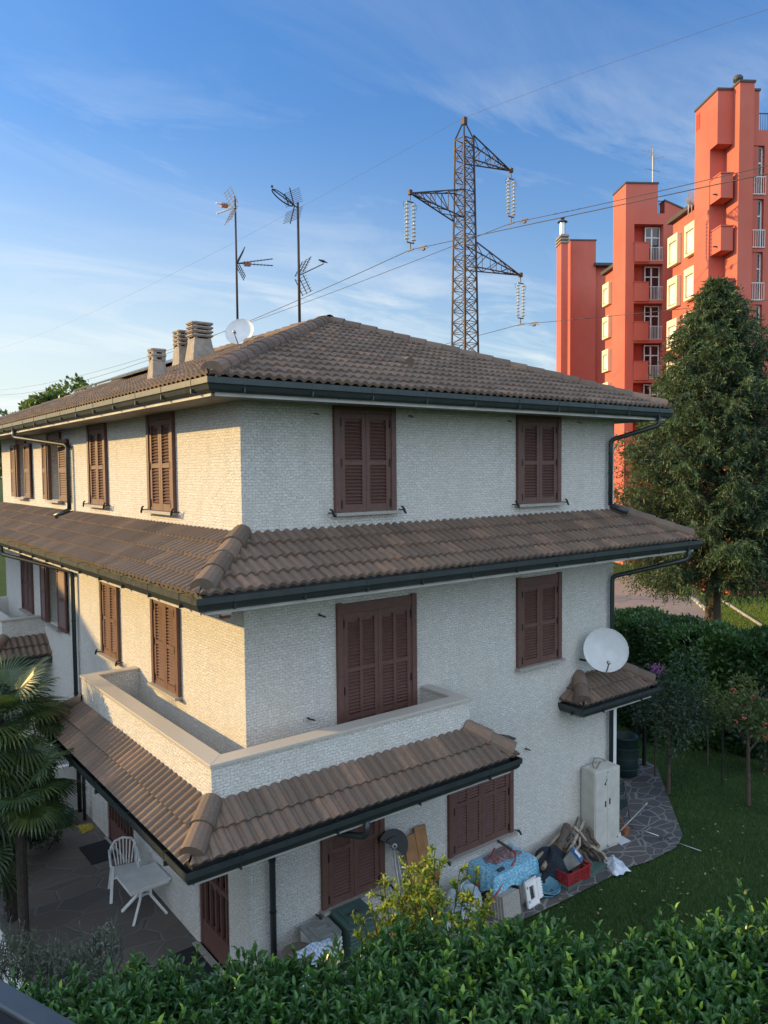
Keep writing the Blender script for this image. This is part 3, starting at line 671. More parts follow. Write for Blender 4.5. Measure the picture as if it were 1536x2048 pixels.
# solar panels
nP = V((-sl, 0, 1)).normalized(); uP = V((1, 0, sl)).normalized()
for i in range(7):
    y = 9.9+i*1.04; x = 3.3
    sp = MB(); cc = V((x, y, ez+sl*(x+e0)+.20)); sp.obox(cc, uP, Y_, nP, .80, .50, .018)
    fr = MB()
    for s in (-1, 1): fr.obox(cc+uP*.81*s, uP, Y_, nP, .012, .515, .024); fr.obox(cc+Y_*.507*s, uP, Y_, nP, .80, .010, .024)
    fr.obox(cc-nP*.08+uP*.5, uP, Y_, nP, .02, .5, .05)
    lab = 'dark solar panel on the roof, %s of seven counted from the chimneys' % ['first', 'second', 'third', 'fourth', 'fifth', 'sixth', 'seventh'][i]
    pt = thing('solar_panel', cc, lab, 'solar panel', 'solar panels on the roof'); sp.build('panel', 'panel_glass', pt); fr.build('frame', 'alu', pt)

# ------------------------------------------------------------------ aerials and dishes
def rod(m, a, b, r=.008, n=5): m.tube([a, b], r, n)
def log_periodic(root, p, head, booms, mat_='dark_metal', sc=1., orange=False, bl=.85, white=False):
    """UHF aerial: V-shaped bow reflector behind one or two booms with cross elements"""
    d = V((math.cos(head), math.sin(head), 0)); s = V((-d.y, d.x, 0)); p = V(p)
    rf = MB()
    for up in (1, -1):
        for k in range(6):
            a = p+Z_*up*(.05+.055*k)*sc+d*(.03+.022*k)*sc*1.2; rod(rf, a-s*.27*sc, a+s*.27*sc, .006)
        for ss in (-.2, 0, .2): rod(rf, p+s*ss*sc+Z_*up*.03, p+Z_*up*.34*sc+d*.17*sc+s*ss*sc, .010)
    rf.build('reflector', mat_, root)
    bm = MB()
    for bt in booms:
        e = p+d*bl*sc+Z_*bt*sc; rod(bm, p, e, .022 if white else .012)
        for k in range(9):
            c = p.lerp(e, (k+2)/10.5); rod(bm, c-s*(.13-.008*k)*sc, c+s*(.13-.008*k)*sc, .006)
    bm.build('boom', 'white_paint' if white else mat_, root)
    if orange:
        ob = MB(); ob.obox(p+d*.24*sc, d, s, Z_, .08, .04, .05); ob.build('dipole_box', 'orange_metal', root)
a1 = V((4.15, 8.15, 10.72)); an = thing('television_aerial', a1, 'rusty mast with two grid aerials, behind the white rooftop dish', 'aerial')
m = MB(); m.tube([a1-Z_*.3, a1+Z_*2, a1+Z_*3.68], [.032, .028, .024], 8); m.build('mast', 'rust_steel', an, smooth=True)
log_periodic(an, a1+V((0, 0, 3.42)), math.radians(172), (.02, -.2), mat_='galv', sc=1.15, orange=True, bl=.42, white=True)
log_periodic(an, a1+V((.02, 0, 2.05)), math.radians(-22), (.16, .0), sc=1.05, orange=True)
a2_ = V((4.15, 5.2, 10.72)); an = thing('television_aerial', a2_, 'mast near the roof peak with an oval loop aerial on top', 'aerial')
m = MB(); m.tube([a2_-Z_*.3, a2_+Z_*2.72], [.034, .026], 8); m.build('mast', 'rust_steel', an, smooth=True)
log_periodic(an, a2_+V((0, 0, 1.15)), math.radians(-8), (.3,), sc=1.1, bl=.55)
h = math.radians(188); d = V((math.cos(h), math.sin(h), 0)); s_ = V((-d.y, d.x, 0)); p = a2_+V((0, 0, 2.6))
rf = MB()
for up in (1, -1):
    rod(rf, p+d*.1, p+d*.22+Z_*up*.38, .013)
    for k in range(8):
        q = p+d*(.10+.012*k)+Z_*up*(.06+.036*k); rod(rf, q-s_*.29, q+s_*.29, .005)
rf.build('reflector', 'dark_metal', an)
lp = MB(); cc = p+d*.42+Z_*.12; ax2 = (d+Z_*.42).normalized()
lp.tube([cc+ax2*.29*math.cos(t*math.pi/10)+s_*.11*math.sin(t*math.pi/10) for t in range(20)], .013, 6, closed=True); rod(lp, p, cc+ax2*.29, .013); rod(lp, p+d*.25, p+d*.36+Z_*.22, .012)
lp.build('loop_element', 'dark_metal', an)
def bird(name, p, h, lab):
    m = MB(); d = V((math.cos(h), math.sin(h), .35)).normalized(); p = V(p)
    m.tube([p-d*.10, p-d*.05, p, p+d*.05, p+d*.075, p+d*.10, p+d*.125], [.006, .016, .030, .026, .018, .018, .003], 8); m.build(name, 'dark_metal', None, smooth=True, org=p, label=lab, cat='bird')
tp0 = a2_+V((math.cos(math.radians(-8))*.60, math.sin(math.radians(-8))*.60, 1.15+.33)); bird('bird', tp0+Z_*.05, 2.5, 'small dark bird perched on the tip of the comb aerial')
bird('bird', cc+ax2*.30+Z_*.05, 1.0, 'small dark bird perched above the oval loop aerial')
def dish(root, c, h, el, r, matf='dish_paint', pole=None):
    c = V(c); d = V((math.cos(h)*math.cos(el), math.sin(h)*math.cos(el), math.sin(el)))
    pr = [(r*k/9, .22*r*(k/9)**2-.22*r) for k in range(10)]+[(r*1.015, .005), (r*1.015, -.012), (r*.99, -.012)]+[(r*k/9, .22*r*(k/9)**2-.22*r-.012) for k in range(8, -1, -1)]
    m = MB(); m.lathe(c, [(q, z) for q, z in pr], 40, ax=d); m.build('reflector', matf, root, smooth=True)
    side = d.cross(Z_).normalized(); upv = side.cross(d)
    a = MB(); f = c+d*.62*r*1.6-upv*r*.75; a.tube([c-upv*r*.97, f], .014, 6); a.tube([f+upv*.02+d*.02, f-d*.10+upv*.05], [.035, .03], 10); a.build('feed_arm', 'galv', root, smooth=True)
    if pole is not None:
        b = MB(); b.tube([c-d*.22*r-d*.02, c-d*.30*r-d*.03], .06, 10); pp = [c-d*.30*r-d*.03]+[V(q) for q in pole]; b.tube(pp, .022, 8); b.build('bracket', 'dark_metal', root)
c1 = V((4.02, 7.80, 11.03)); dr = thing('satellite_dish', c1, 'white satellite dish on the roof ridge beside the chimneys', 'satellite dish')
dish(dr, c1, math.radians(225), math.radians(24), .36, pole=[(4.15, 8.15, 10.9), (4.15, 8.15, 10.6)])
c2 = onY(1212, 1300, -.5); dr = thing('satellite_dish', c2, 'large white satellite dish fixed to the house wall above the small tiled canopy', 'satellite dish')
dish(dr, c2, math.radians(222), math.radians(20), .415, pole=[V((7.25, -.12, 3.86)), V((7.25, 0.0, 3.86))])

# ------------------------------------------------------------------ lattice pylon and its wires
PX, PY = 26.73, 23.63
py = thing('lattice_pylon', (PX, PY, .05), 'rust brown lattice power pylon with three arms behind the roof', 'pylon')
hw = lambda z: .745-(.745-.375)*z/26.9
cor = lambda i, z: V((PX+(-1, 1, 1, -1)[i]*hw(z), PY+(-1, -1, 1, 1)[i]*hw(z), z))
for i in range(4):
    m = MB(); m.bar(cor(i, .05), cor(i, 26.6), .085); m.bar(cor(i, 26.6), V((PX, PY, 27.7)), .07); m.build('leg', 'rust_steel', py)
m = MB(); z = .05; k = 0
while z < 26.3:
    z2 = min(z+.62, 26.6)
    for i in range(4):
        j = (i+1) % 4; m.bar(cor(i, z), cor(j, z), .038)
        if k % 2: m.bar(cor(i, z), cor(j, z2), .042)
        else: m.bar(cor(j, z), cor(i, z2), .042)
        if k % 2: m.bar(cor(j, z), cor(i, z2), .03)
    z = z2; k += 1
for i in range(4): m.bar(cor(i, 26.6), cor((i+1) % 4, 26.6), .05)
m.box(PX-.13, PX+.13, PY-.13, PY+.13, 27.45, 27.85); m.build('lattice', 'rust_steel', py)
def arm(tx, tz, sgn, zu, zl):
    m = MB(); tip = V((tx, PY, tz)); ch = []
    for yy in (-1, 1):
        u = V((PX+sgn*hw(zu), PY+yy*hw(zu), zu)); l = V((PX+sgn*hw(zl), PY+yy*hw(zl), zl)); m.bar(u, tip, .06); m.bar(l, tip, .06); ch.append((u, l))
    T = [0, .3, .55, .76, .9]
    for a, b in zip(T[:-1], T[1:]):
        for (u, l) in ch: m.bar(l.lerp(tip, a), u.lerp(tip, b), .036); m.bar(u.lerp(tip, a), l.lerp(tip, a), .032)
        m.bar(ch[0][1].lerp(tip, a), ch[1][1].lerp(tip, b), .036); m.bar(ch[0][0].lerp(tip, a), ch[1][0].lerp(tip, b), .032)
    m.box(tx-.10, tx+.10, PY-.10, PY+.10, tz-.10, tz+.16); h = m.build('cross_arm', 'rust_steel', py)
    return tip
def string(tip, zb):
    for k in (-1, 1):
        m = MB(); x0 = tip.x+k*.24; zt = tip.z-.55; L = (zt-zb-.45); n = 10
        for q in range(n):
            zc = zt-L*(q+.5)/n; m.lathe((x0, tip.y, zc), [(.03, .05), (.13, .02), (.145, 0), (.12, -.015), (.03, -.03)], 12)
        m.tube([(x0, tip.y, zt+.08), (x0, tip.y, zt-L-.08)], .035, 6); m.build('insulator_string', 'insulator', py, smooth=True)
    m = MB(); y = tip.y
    m.bar((tip.x, y, tip.z-.05), (tip.x, y, tip.z-.4), .05); m.bar((tip.x-.26, y, tip.z-.48), (tip.x+.26, y, tip.z-.48), .06); m.bar((tip.x-.26, y, zb+.38), (tip.x+.26, y, zb+.38), .06); m.bar((tip.x, y, zb+.38), (tip.x, y, zb), .05)
    m.bar((tip.x, y-.25, zb-.02), (tip.x, y+.25, zb-.02), .07)
    m.bar((tip.x, y-1.35, zb-.08), (tip.x, y-.85, zb-.05), .05); m.box(tip.x-.05, tip.x+.05, y-1.2, y-1.0, zb-.28, zb-.16); m.bar((tip.x, y-1.5, zb-.22), (tip.x, y-.7, zb-.16), .03)
    for sg in (-1, 1):
        m.tube([(tip.x+sg*.30, y, tip.z-.50), (tip.x+sg*.5, y, tip.z-.62), (tip.x+sg*.44, y, tip.z-.85)], .012, 5)
    m.build('clamp', 'cap_dark', py)
WIRES = [
 ('power_cable', arm(30.64, 25.72, 1, 26.83, 25.45), 22.6, -.0336, .000352, .11, .0011, .02, 'power cable hung from the upper right arm of the pylon'),
 ('power_cable', arm(22.63, 22.74, -1, 23.6, 22.0), 19.68, -.0604, .000635, .095, 0., .02, 'power cable hung from the left arm of the pylon'),
 ('power_cable', arm(31.49, 19.57, 1, 20.8, 19.35), 16.57, -.045, .0005, .091, .0007, .018, 'power cable hung from the lower right arm of the pylon, passing over the spruce')]
for nm, tip, zb, la, lb, ra, rb, rad, lab in WIRES:
    string(tip, zb)
    m = MB(); P = [(tip.x, PY+s, zb+la*s+lb*s*s) for s in (170, 150, 130, 110, 90, 75, 60, 48, 36, 26, 18, 10, 5)]+[(tip.x, PY, zb)]+[(tip.x, PY+s, zb+ra*s+rb*s*s) for s in (-5, -10, -15, -20, -26, -34, -44)]
    m.tube(P, rad, 6); m.build(nm, 'wire', None, smooth=True, org=(tip.x, PY, zb), label=lab, cat='cable', group='cables of the power line')
m = MB(); P = [(PX, PY+s, 27.85-.0164*s+.000323*s*s) for s in (170, 150, 130, 110, 90, 70, 50, 30, 15)]+[(PX, PY, 27.85)]+[(PX, PY+s, 27.85+.092*s-.0015*s*s) for s in (-8, -16, -24, -32)]
m.tube(P, .007, 5); m.build('power_cable', 'wire', None, smooth=True, org=(PX, PY, 27.85), label='thin earth wire running over the very top of the pylon', cat='cable', group='cables of the power line')

# ------------------------------------------------------------------ red apartment block
AH = math.radians(56.3); AU = V((math.cos(AH), math.sin(AH), 0)); AV = V((math.sin(AH), -math.cos(AH), 0))
def ab(px, pyy, a):
    q = ray(px, pyy); t = a/q.dot(AU); return (q*t).dot(AV), CAM.z+q.z*t
AP = lambda a, b, z: V((CAM.x, CAM.y, 0))+AU*a+AV*b+Z_*z
O0 = AP(52, 14, 0); apt = thing('apartment_building', (O0.x, O0.y, .05), 'tall red apartment block with stepped towers and cream framed windows', 'building')
def abox(m, a0, a1, b0, b1, z0, z1): m.obox(AP((a0+a1)/2, (b0+b1)/2, (z0+z1)/2), AU, AV, Z_, (a1-a0)/2, (b1-b0)/2, (z1-z0)/2)
rw = MB(); cp = MB(); dn = MB()
def tower(a0, a1, b0, b1, zt, cap=True, m=None, z0=0):
    abox(m or rw, a0, a1, b0, b1, z0, zt)
    if cap: abox(cp, a0-.06, a1+.06, b0-.06, b1+.06, zt, zt+.12)
# nearest tower
bL, zA = ab(1436, 180, 43.5); bR, _ = ab(1468, 180, 43.5); _, zA0 = ab(1436, 287.5, 43.5); bC1, zC = ab(1480.3, 164, 42.8); bC2, _ = ab(1509.5, 164, 42.8)
bD, zD = ab(1520, 181, 43.5); _, zE = ab(1525, 260, 43.5)
tower(43.5, 46.2, bL, bR+.2, zA, z0=zA0)                        # overhanging top box
tower(44.35, 46.2, bL, bR+.2, zA0-.001, cap=False)
tower(42.8, 44.35, bC1, bC2, zC)                               # flue shaft
rwd = MB()
# wall with tall windows right of the shaft
tower(43.55, 46.2, bC2, bD, zD-.0)
fl = 3.0*1.0
holes3 = []; _, zt3 = ab(1520, 291, 43.5)
for k in range(6):
    top = zt3-k*3.0; holes3.append((.12, 1.55-.0, top-2.75, top))
bE = bC2+8
zE_ = zE
panel_holes(rw, AP(43.5, bC2+.001, 0), AV, Z_, 8, zE_, [(h[0]-.06, h[1]-.5, h[2], h[3]) for h in holes3], AU*.35, dn)
abox(rw, 43.86, 46.2, bC2+.3, bE, 0, zE_-.02)
for k, h in enumerate(holes3):
    w0, w1, z0, z1 = h[0]-.06, h[1]-.5, h[2], h[3]
    m = MB(); A = 43.72
    for (u0, u1, c0, c1) in ((w0, w0+.12, z0, z1), (w1-.09, w1, z0, z1), (w0+.12, w1-.09, z1-.09, z1), (w0+.12, w1-.09, z0, z0+.1), (w0+.12, w1-.09, z1-.95, z1-.87)): abox(m, A, A+.06, bC2+u0, bC2+u1, c0, c1)
    wf = m.build('window', 'white_paint', apt)
    m = MB(); abox(m, A+.03, A+.035, bC2+w0+.1, bC2+w1-.05, z0+.05, z1-.05); m.build('pane', 'window_glass', wf)
    m = MB(); b0, b1 = bC2+w0-.02, bC2+w1+.06; abox(m, 43.42, 43.46, b0, b1, z0+.95, z0+.99); abox(m, 43.42, 43.46, b0, b1, z0-.02, z0+.02)
    for q in range(9): bb = b0+(b1-b0)*q/8; abox(m, 43.43, 43.45, bb-.012, bb+.012, z0, z0+.97)
    m.build('railing', 'white_paint', apt)
m = MB(); b0 = bD; abox(m, 43.6, 43.64, b0, b0+6, zE_+.95, zE_+1.0)
for q in range(46): abox(m, 43.61, 43.63, b0+q*.13, b0+q*.13+.02, zE_, zE_+.95)
m.build('railing', 'dark_metal', apt)
# its stacked balconies
for k in range(6):
    px0 = 344+105.8*k; bb0, zt = ab(1442, px0, 43.1); bb1, _ = ab(1466.5, px0, 43.1); bbm, _ = ab(1427.5, px0, 44.3); zb = zt-1.42
    m = MB(); zc = zt-.07
    P = [AP(43.1, bb0, zb), AP(43.1, bb1, zb), AP(44.35, bb1, zb), AP(44.35, bb0+.0, zb)]
    m.prism(P, (0, 0, zc-zb)); bh = m.build('balcony', 'red_paint', apt)
    m = MB(); abox(m, 43.05, 43.18, bb0-.04, bb1+.04, zc, zt); abox(m, 43.18, 44.35, bb0-.04, bb0+.08, zc, zt); m.build('balcony_rail', 'red_paint', bh)
    m = MB(); abox(m, 43.5, 43.6, bb0-.22, bb0, zb+.3, zb+.36); m.build('spout', 'cap_dark', bh)
# long lit wing behind it
bW1, zW = ab(1395, 409, 51.5); zW -= .1
def wing(a0, a1, b, zt, wins, near):
    holes = []
    for (ca, z0, z1) in wins: holes.append((a1-ca-.45, a1-ca+.45, z0, z1))
    panel_holes(rw, AP(a1, b, 0), -AU, Z_, a1-a0, zt, [], AV*.2)
    abox(rw, a0, a1-.01, b+.01, b+7, 0, zt-.02)
    abox(cp, a0, a1+.3, b-.35, b+7, zt, zt+.28)
    for (ca, z0, z1) in wins:
        m = MB(); B0, B1 = b-.30, b
        for (x0, x1, c0, c1) in ((ca-.78, ca-.60, z0, z1), (ca+.60, ca+.78, z0, z1), (ca-.60, ca+.60, z0, z0+.15), (ca-.60, ca+.60, z1-.45, z1)): abox(m, x0, x1, B0, B1, c0, c1)
        wf = m.build('window', 'cream_metal', apt)
        m = MB(); abox(m, ca-.60, ca+.60, b-.16, b-.02, z0+.15+.12, z1-.45); m.build('roller_blind', 'blind', wf)
        m = MB(); abox(m, ca-.60, ca+.60, b-.15, b-.02, z0+.15, z0+.27); m.build('pane', 'window_glass', wf)
def acol(px, b):   # distance along the block at which column px meets plane b
    q = ray(px, 900); t = b/q.dot(AV); return q.dot(AU)*t
aA, aB = acol(1382, bW1), acol(1348, bW1)
wins = []
for a, pt, pb in ((aA, 446, 510), (aB, 471, 531)):
    _, z1 = ab(1365, pt, a); _, z0 = ab(1365, pb, a)
    for k in range(6): wins.append((a, z0-3*k, z1-3*k))
wing(46.5, acol(1341.5, bW1), bW1, zW, wins, True)
# second tower
a1_ = 58; b0, z1_ = ab(1252, 367, a1_); b1, _ = ab(1316, 367, a1_); b2, z2_ = ab(1330, 427, a1_); b3, z3_ = ab(1366, 424, a1_); _, z3t = ab(1330, 402, a1_)
tower(a1_+.9, 60.6, b0, b1, z1_); abox(rw, a1_, a1_+.9, b0, b0+.6, 0, z1_); abox(cp, a1_-.06, a1_+.9, b0-.06, b1+.06, z1_, z1_+.12)
n0, _ = ab(1267.5, 600, a1_); n1, _ = ab(1325.5, 600, a1_); ns, _ = ab(1294, 600, a1_)
hs_ = []
for k in range(7):
    _, zt = ab(1290, 448+79.3*k, a1_); hs_.append((zt-2.72, zt))
abox(rw, a1_, a1_+.9, b0+.6, n0, 0, z1_); abox(rw, a1_, a1_+.9, n1, b3, 0, z2_)
zs = sorted([z for q in hs_ for z in q]); zs = [0]+zs
abox(rw, a1_, a1_+.9, n0, b1, hs_[0][1], z1_); abox(rw, a1_, a1_+.9, b1, n1, hs_[0][1], z2_)
for k in range(len(hs_)-1): abox(rw, a1_, a1_+.9, n0, n1, hs_[k+1][1], hs_[k][0])
abox(rw, a1_+.9, 66, b1, b3, 0, z2_-.02)
rw.prism([AP(a1_, b2, z2_), AP(a1_, b3+.3, z2_), AP(a1_, b3+.3, z3_+.05), AP(a1_, b2, z3t)], AU*.9); cp.prism([AP(a1_-.05, b2-.05, z3t), AP(a1_-.05, b3+.4, z3_+.05), AP(a1_-.05, b3+.4, z3_+.17), AP(a1_-.05, b2-.05, z3t+.12)], AU*1.0)
m = MB()
for q in range(6): abox(m, a1_+.2, a1_+.23, b1+.05+q*.1, b1+.07+q*.1, z2_, z2_+1.0)
abox(m, a1_+.2, a1_+.23, b1, b2, z2_+.97, z2_+1.02); m.build('railing', 'dark_metal', apt)
rdp = MB(); abox(rdp, a1_+.86, a1_+.898, n0, ns+.2, 2, z1_-1.5); rdp.build('niche_wall', 'red_deep', apt)
for k, (z0, z1) in enumerate(hs_[:6]):
    m = MB(); pz = z0+1.28; abox(m, a1_-.12, a1_, n0, ns+.1, z0-.12, pz); bh = m.build('balcony', 'red_paint', apt)
    m = MB(); abox(m, a1_-.15, a1_+.03, n0-.05, ns+.13, pz, pz+.06); m.build('balcony_rail', 'red_paint', bh)
    m = MB(); A = a1_+.5
    for (u0, u1, c0, c1) in ((ns, ns+.07, z0, z1-.08), (ns+.47, ns+.58, z0, z1-.08), (n1-.14, n1-.05, z0, z1-.08), (ns+.07, n1-.14, z1-.17, z1-.08), (ns+.07, n1-.14, z1-.92, z1-.84), (ns+.07, n1-.14, z0, z0+.1)): abox(m, A, A+.06, u0, u1, c0, c1)
    wf = m.build('window', 'white_paint', apt); m = MB(); abox(m, A+.03, A+.036, ns, n1-.05, z0, z1-.08); m.build('pane', 'window_glass', wf)
    m = MB(); abox(m, a1_+.03, a1_+.06, ns+.13, n1, z0+.98, z0+1.02); abox(m, a1_+.03, a1_+.06, ns+.13, n1, z0-.02, z0+.03)
    for q in range(10): bb = ns+.15+(n1-ns-.2)*q/9; abox(m, a1_+.035, a1_+.055, bb-.012, bb+.012, z0, z0+1)
    m.build('railing', 'white_paint', apt)
# wing between the second tower and the last one
bW2, zW2 = ab(1228, 533, 68.2); wins = []
aC = acol(1215, bW2)
for k in range(7):
    _, z1 = ab(1215, 567, aC); _, z0 = ab(1215, 611, aC); wins.append((aC, z0-3*k, z1-3*k))
wing(61.5, acol(1209, bW2), bW2, zW2-.2, wins, False)
aE = 75
b0, z0_ = ab(1141, 481, aE); b1, _ = ab(1192, 481, aE); tower(aE, aE+4, b0, b1, z0_)
b0f, zf = ab(1119, 486, 73.5); b1f, _ = ab(1136, 486, 73.5)
bfl, _ = ab(1122.5, 486, 73.5); tower(73.5, aE, bfl, b1f, zf, cap=False)
b2, _ = ab(1212, 527, aE+.5); _, zs_ = ab(1200, 532, aE); abox(rw, aE+.5, aE+4, b1, b2, 0, zs_); abox(cp, aE-.3, aE+4, b1-.2, b2+.4, zs_, zs_+.25)
rw.build('wall', 'red_paint', apt); cp.build('roof_edge', 'cap_dark', apt); dn.build('dark_interior', 'dark_void', apt)
m = MB()
for q in range(3): abox(m, 73.4, aE+.1, bfl-.1, b1f+.1, zf+.02+q*.3, zf+.17+q*.3)
abox(m, 73.6, aE-.1, bfl+.05, b1f-.05, zf, zf+.9); m.build('flue_cap', 'concrete', apt)
m = MB(); c = AP(74.2, (bfl+b1f)/2, zf+.95); m.lathe(c, [(.3, 0), (.27, 1.2)], 14); m.build('flue', 'alu', apt, smooth=True)
m = MB(); m.lathe(c+Z_*1.2, [(.02, .0), (.5, .02), (.42, .12), (.1, .3), (.25, .45), (.02, .5)], 10); m.build('cowl', 'cap_dark', apt)
m = MB(); c = AP(43.6, (bC1+bC2)/2-.12, zC+.12); m.lathe(c, [(.14, 0), (.12, .28), (.26, .32), (.28, .5), (.18, .62), (.02, .64)], 14); m.build('cowl', 'cap_dark', apt, smooth=True)
m = MB()
for (A, B, zt) in ((45.6, bL, zA),):
    _, zv1 = ab(1404, 223, A); _, zv0 = ab(1404, 256, A)
    for q in range(7): abox(m, A-.0, A+.45-.0, B-.03, B+.0, zv0+(zv1-zv0)*q/7, zv0+(zv1-zv0)*(q+.6)/7)
m.build('louvre', 'red_deep', apt)
for (px, pyy, r) in ((1384, 396, .45), (1377, 404, .3)):
    c = AP(*(lambda b, z: (50.2, b, z))(*ab(px, pyy, 50.2))); m = MB(); m.lathe(c, [(r*k/6, .12*r*(k/6)**2) for k in range(7)], 24, ax=V((math.cos(4.6), math.sin(4.6), .3))); m.bar(c, c-Z_*1.0, .04)
    h = m.build('satellite_dish', 'dish_paint', None, smooth=True, org=c, label='%s grey dish peeking over the red wing roof beside the tallest tower' % ('larger' if r > .4 else 'smaller'), cat='satellite dish')
b_, z_ = ab(1305, 366, 59.2); c = AP(59.2, b_, z_); at3 = thing('television_aerial', c, 'thin aerial mast standing on the middle red tower', 'aerial')
m = MB(); m.tube([c, c+Z_*2.6], .03, 6); m.build('mast', 'galv', at3)
log_periodic(at3, c+Z_*2.3, math.radians(150), (.1,), sc=1.2, mat_='galv'); log_periodic(at3, c+Z_*1.75, math.radians(-35), (.25,), sc=1.1, mat_='galv'); 
m = MB(); m.tube([c+Z_*1.0-AV*.6+Z_*.08, c+Z_*.95+AV*.55-Z_*.08], .02, 6); m.build('cross_bar', 'galv', at3)

# ------------------------------------------------------------------ paving, road, lawn strips
def flat(name, pts, z, mat, kind='structure'):
    m = MB(); m.add([(p[0], p[1], z) for p in pts], [tuple(range(len(pts)))]); return m.build(name, mat, kind=kind)
gp = lambda x, y: tuple(onZ(x, y, G+.01))[:2]
flat('lawn', [(-30, -30), (30, -30), (30, 10), (27, 12), (0, 12), (-30, 12)], G-.03, 'lawn')
P1 = [gp(*q) for q in ((1289, 1520), (1314, 1534), (1366, 1671), (1352, 1695), (1300, 1722), (1257, 1735), (1106, 1812), (1008, 1856), (900, 1905))]
flat('footpath', [(12.2, 3.), (8.2, 3.)] + [(8.2, .0), (0, .0), (0, -1.6)] + P1[::-1], G+.012, 'crazy_paving')
flat('patio', [(-3.4, -2.6), (.02, -2.2), (.02, 12), (-3.4, 12)], G+.02, 'patio_stone')
rp = lambda x, y: tuple(onZ(x, y, .06))[:2]
flat('road', [rp(1100, 1150), rp(1352, 1152), rp(1420, 1196), rp(1424, 1260), rp(1300, 1300), rp(1100, 1250)], .062, 'asphalt')
flat('pavement', [rp(1440, 1190), rp(1700, 1190), rp(1700, 1183), rp(1438, 1183)], .075, 'kerb')
m = MB(); a, b = onZ(1382, 1195, .06), onZ(1412, 1222, .06); m.bar(a+Z_*.06, b+Z_*.06, .15, .12); c = onZ(1352, 1172, .06); m.bar(c+Z_*.06, a+Z_*.06, .15, .12); m.build('kerb', 'kerb', kind='structure')
m = MB(); a, b = onZ(1440, 1200, .06), onZ(1536, 1262, .06); m.bar(a+Z_*.05, b+Z_*.05, .12, .1); m.build('kerb', 'kerb', kind='structure')

# ------------------------------------------------------------------ vegetation
def leaf(mb, p, d, up, L, w, var, curl=.15):
    """folded, curved leaf blade"""
    d = d.normalized(); s = d.cross(up)
    if s.length < .05: s = d.cross(X_)
    s.normalize(); n = s.cross(d)
    c0 = p; c1 = p+d*(L*.38)+n*(curl*L*.12); c2 = p+d*(L*.74)+n*(curl*L*.02); c3 = p+d*L-n*(curl*L*.35)
    f = n*(w*.22)
    mb.add([c0, c1+s*w*.46+f, c1, c1-s*w*.46+f, c2+s*w*.38+f, c2, c2-s*w*.38+f, c3],
           [(0, 2, 1), (0, 3, 2), (1, 2, 5, 4), (2, 3, 6, 5), (4, 5, 7), (5, 6, 7)], var)
def rdir():
    z = ru(-1, 1); t = ru(0, 6.2832); r = math.sqrt(1-z*z); return V((r*math.cos(t), r*math.sin(t), z))
def dia(mb, p, d, L, w, var):
    s = d.cross(rdir()); s.normalize(); mb.add([p, p+d*L*.5+s*w*.5, p+d*L, p+d*L*.5-s*w*.5], [(0, 1, 2, 3)], var)
def shoot(mb, p, L, n, ll, young):
    d = (Z_*1+rdir()*.33).normalized(); ph = ru(0, 6.28); s = d.cross(X_).normalized(); t = s.cross(d)
    mb.tube([p, p+d*L*.95], .005, 4, caps=False, var=.35)
    bv = ru(.3, .62)
    for i in range(n):
        f = (i+.6)/n; a = ph+i*2.4; o = s*math.cos(a)+t*math.sin(a); k = .95-.65*f
        dd = (o*k+d*(1.15-k)).normalized(); l = ll*(1-.45*f*f)*ru(.8, 1.12)
        v = min(1, max(0, bv+ru(-.14, .14)+(.42*f*f if young else .05*f))); leaf(mb, p+d*(L*f), dd, d, l, l*.40, v, ru(.1, .9))
# laurel hedge along the near boundary
hr = _r0.copy(); hf = V((math.cos(YAW), math.sin(YAW), 0))
hb_ = MB()
def htop(b):     # height of the clipped top along the hedge
    return 2.93+.085*b+.07*math.sin(b*2.1)+.05*math.sin(b*5.3+1)
for i in range(2500):
    b = ru(-4.6, 4.6); a = ru(5.35, 7.02-.06*abs(b)) ; bb = b
    p = V((CAM.x, CAM.y, 0))+hf*a+hr*bb; z = htop(bb)+ru(-.16, .05)
    p.z = z - (.0 if a > 5.6 else .05)
    tall = (bb > .2 and R_() < .12)
    L = ru(.22, .38)+(ru(.08, .28) if tall else 0)
    if p.z > 0: shoot(hb_, p, L, 9+(4 if tall else 0), ru(.135, .185), R_() < (.55 if bb > .3 else .15))
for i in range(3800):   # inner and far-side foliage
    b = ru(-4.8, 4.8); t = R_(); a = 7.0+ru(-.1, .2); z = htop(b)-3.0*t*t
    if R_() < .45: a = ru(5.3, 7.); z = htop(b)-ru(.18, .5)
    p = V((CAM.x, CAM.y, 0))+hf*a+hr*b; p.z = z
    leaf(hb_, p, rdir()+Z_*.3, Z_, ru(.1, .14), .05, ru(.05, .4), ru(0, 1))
hc = V((CAM.x, CAM.y, 0))+hf*6.2; hc.z = G
for i in range(30):
    b = -4.6+i*.31; p = V((CAM.x, CAM.y, 0))+hf*ru(6, 6.5)+hr*b
    hb_.tube([(p.x, p.y, .1), (p.x+.05, p.y, 1.6), (p.x, p.y+.1, 3.1)], [.03, .022, .012], 5, var=.1)
hedge = hb_.build('laurel_hedge', 'laurel_leaf', None, org=hc, label='glossy laurel hedge with pale new shoots filling the bottom of the view', cat='hedge')
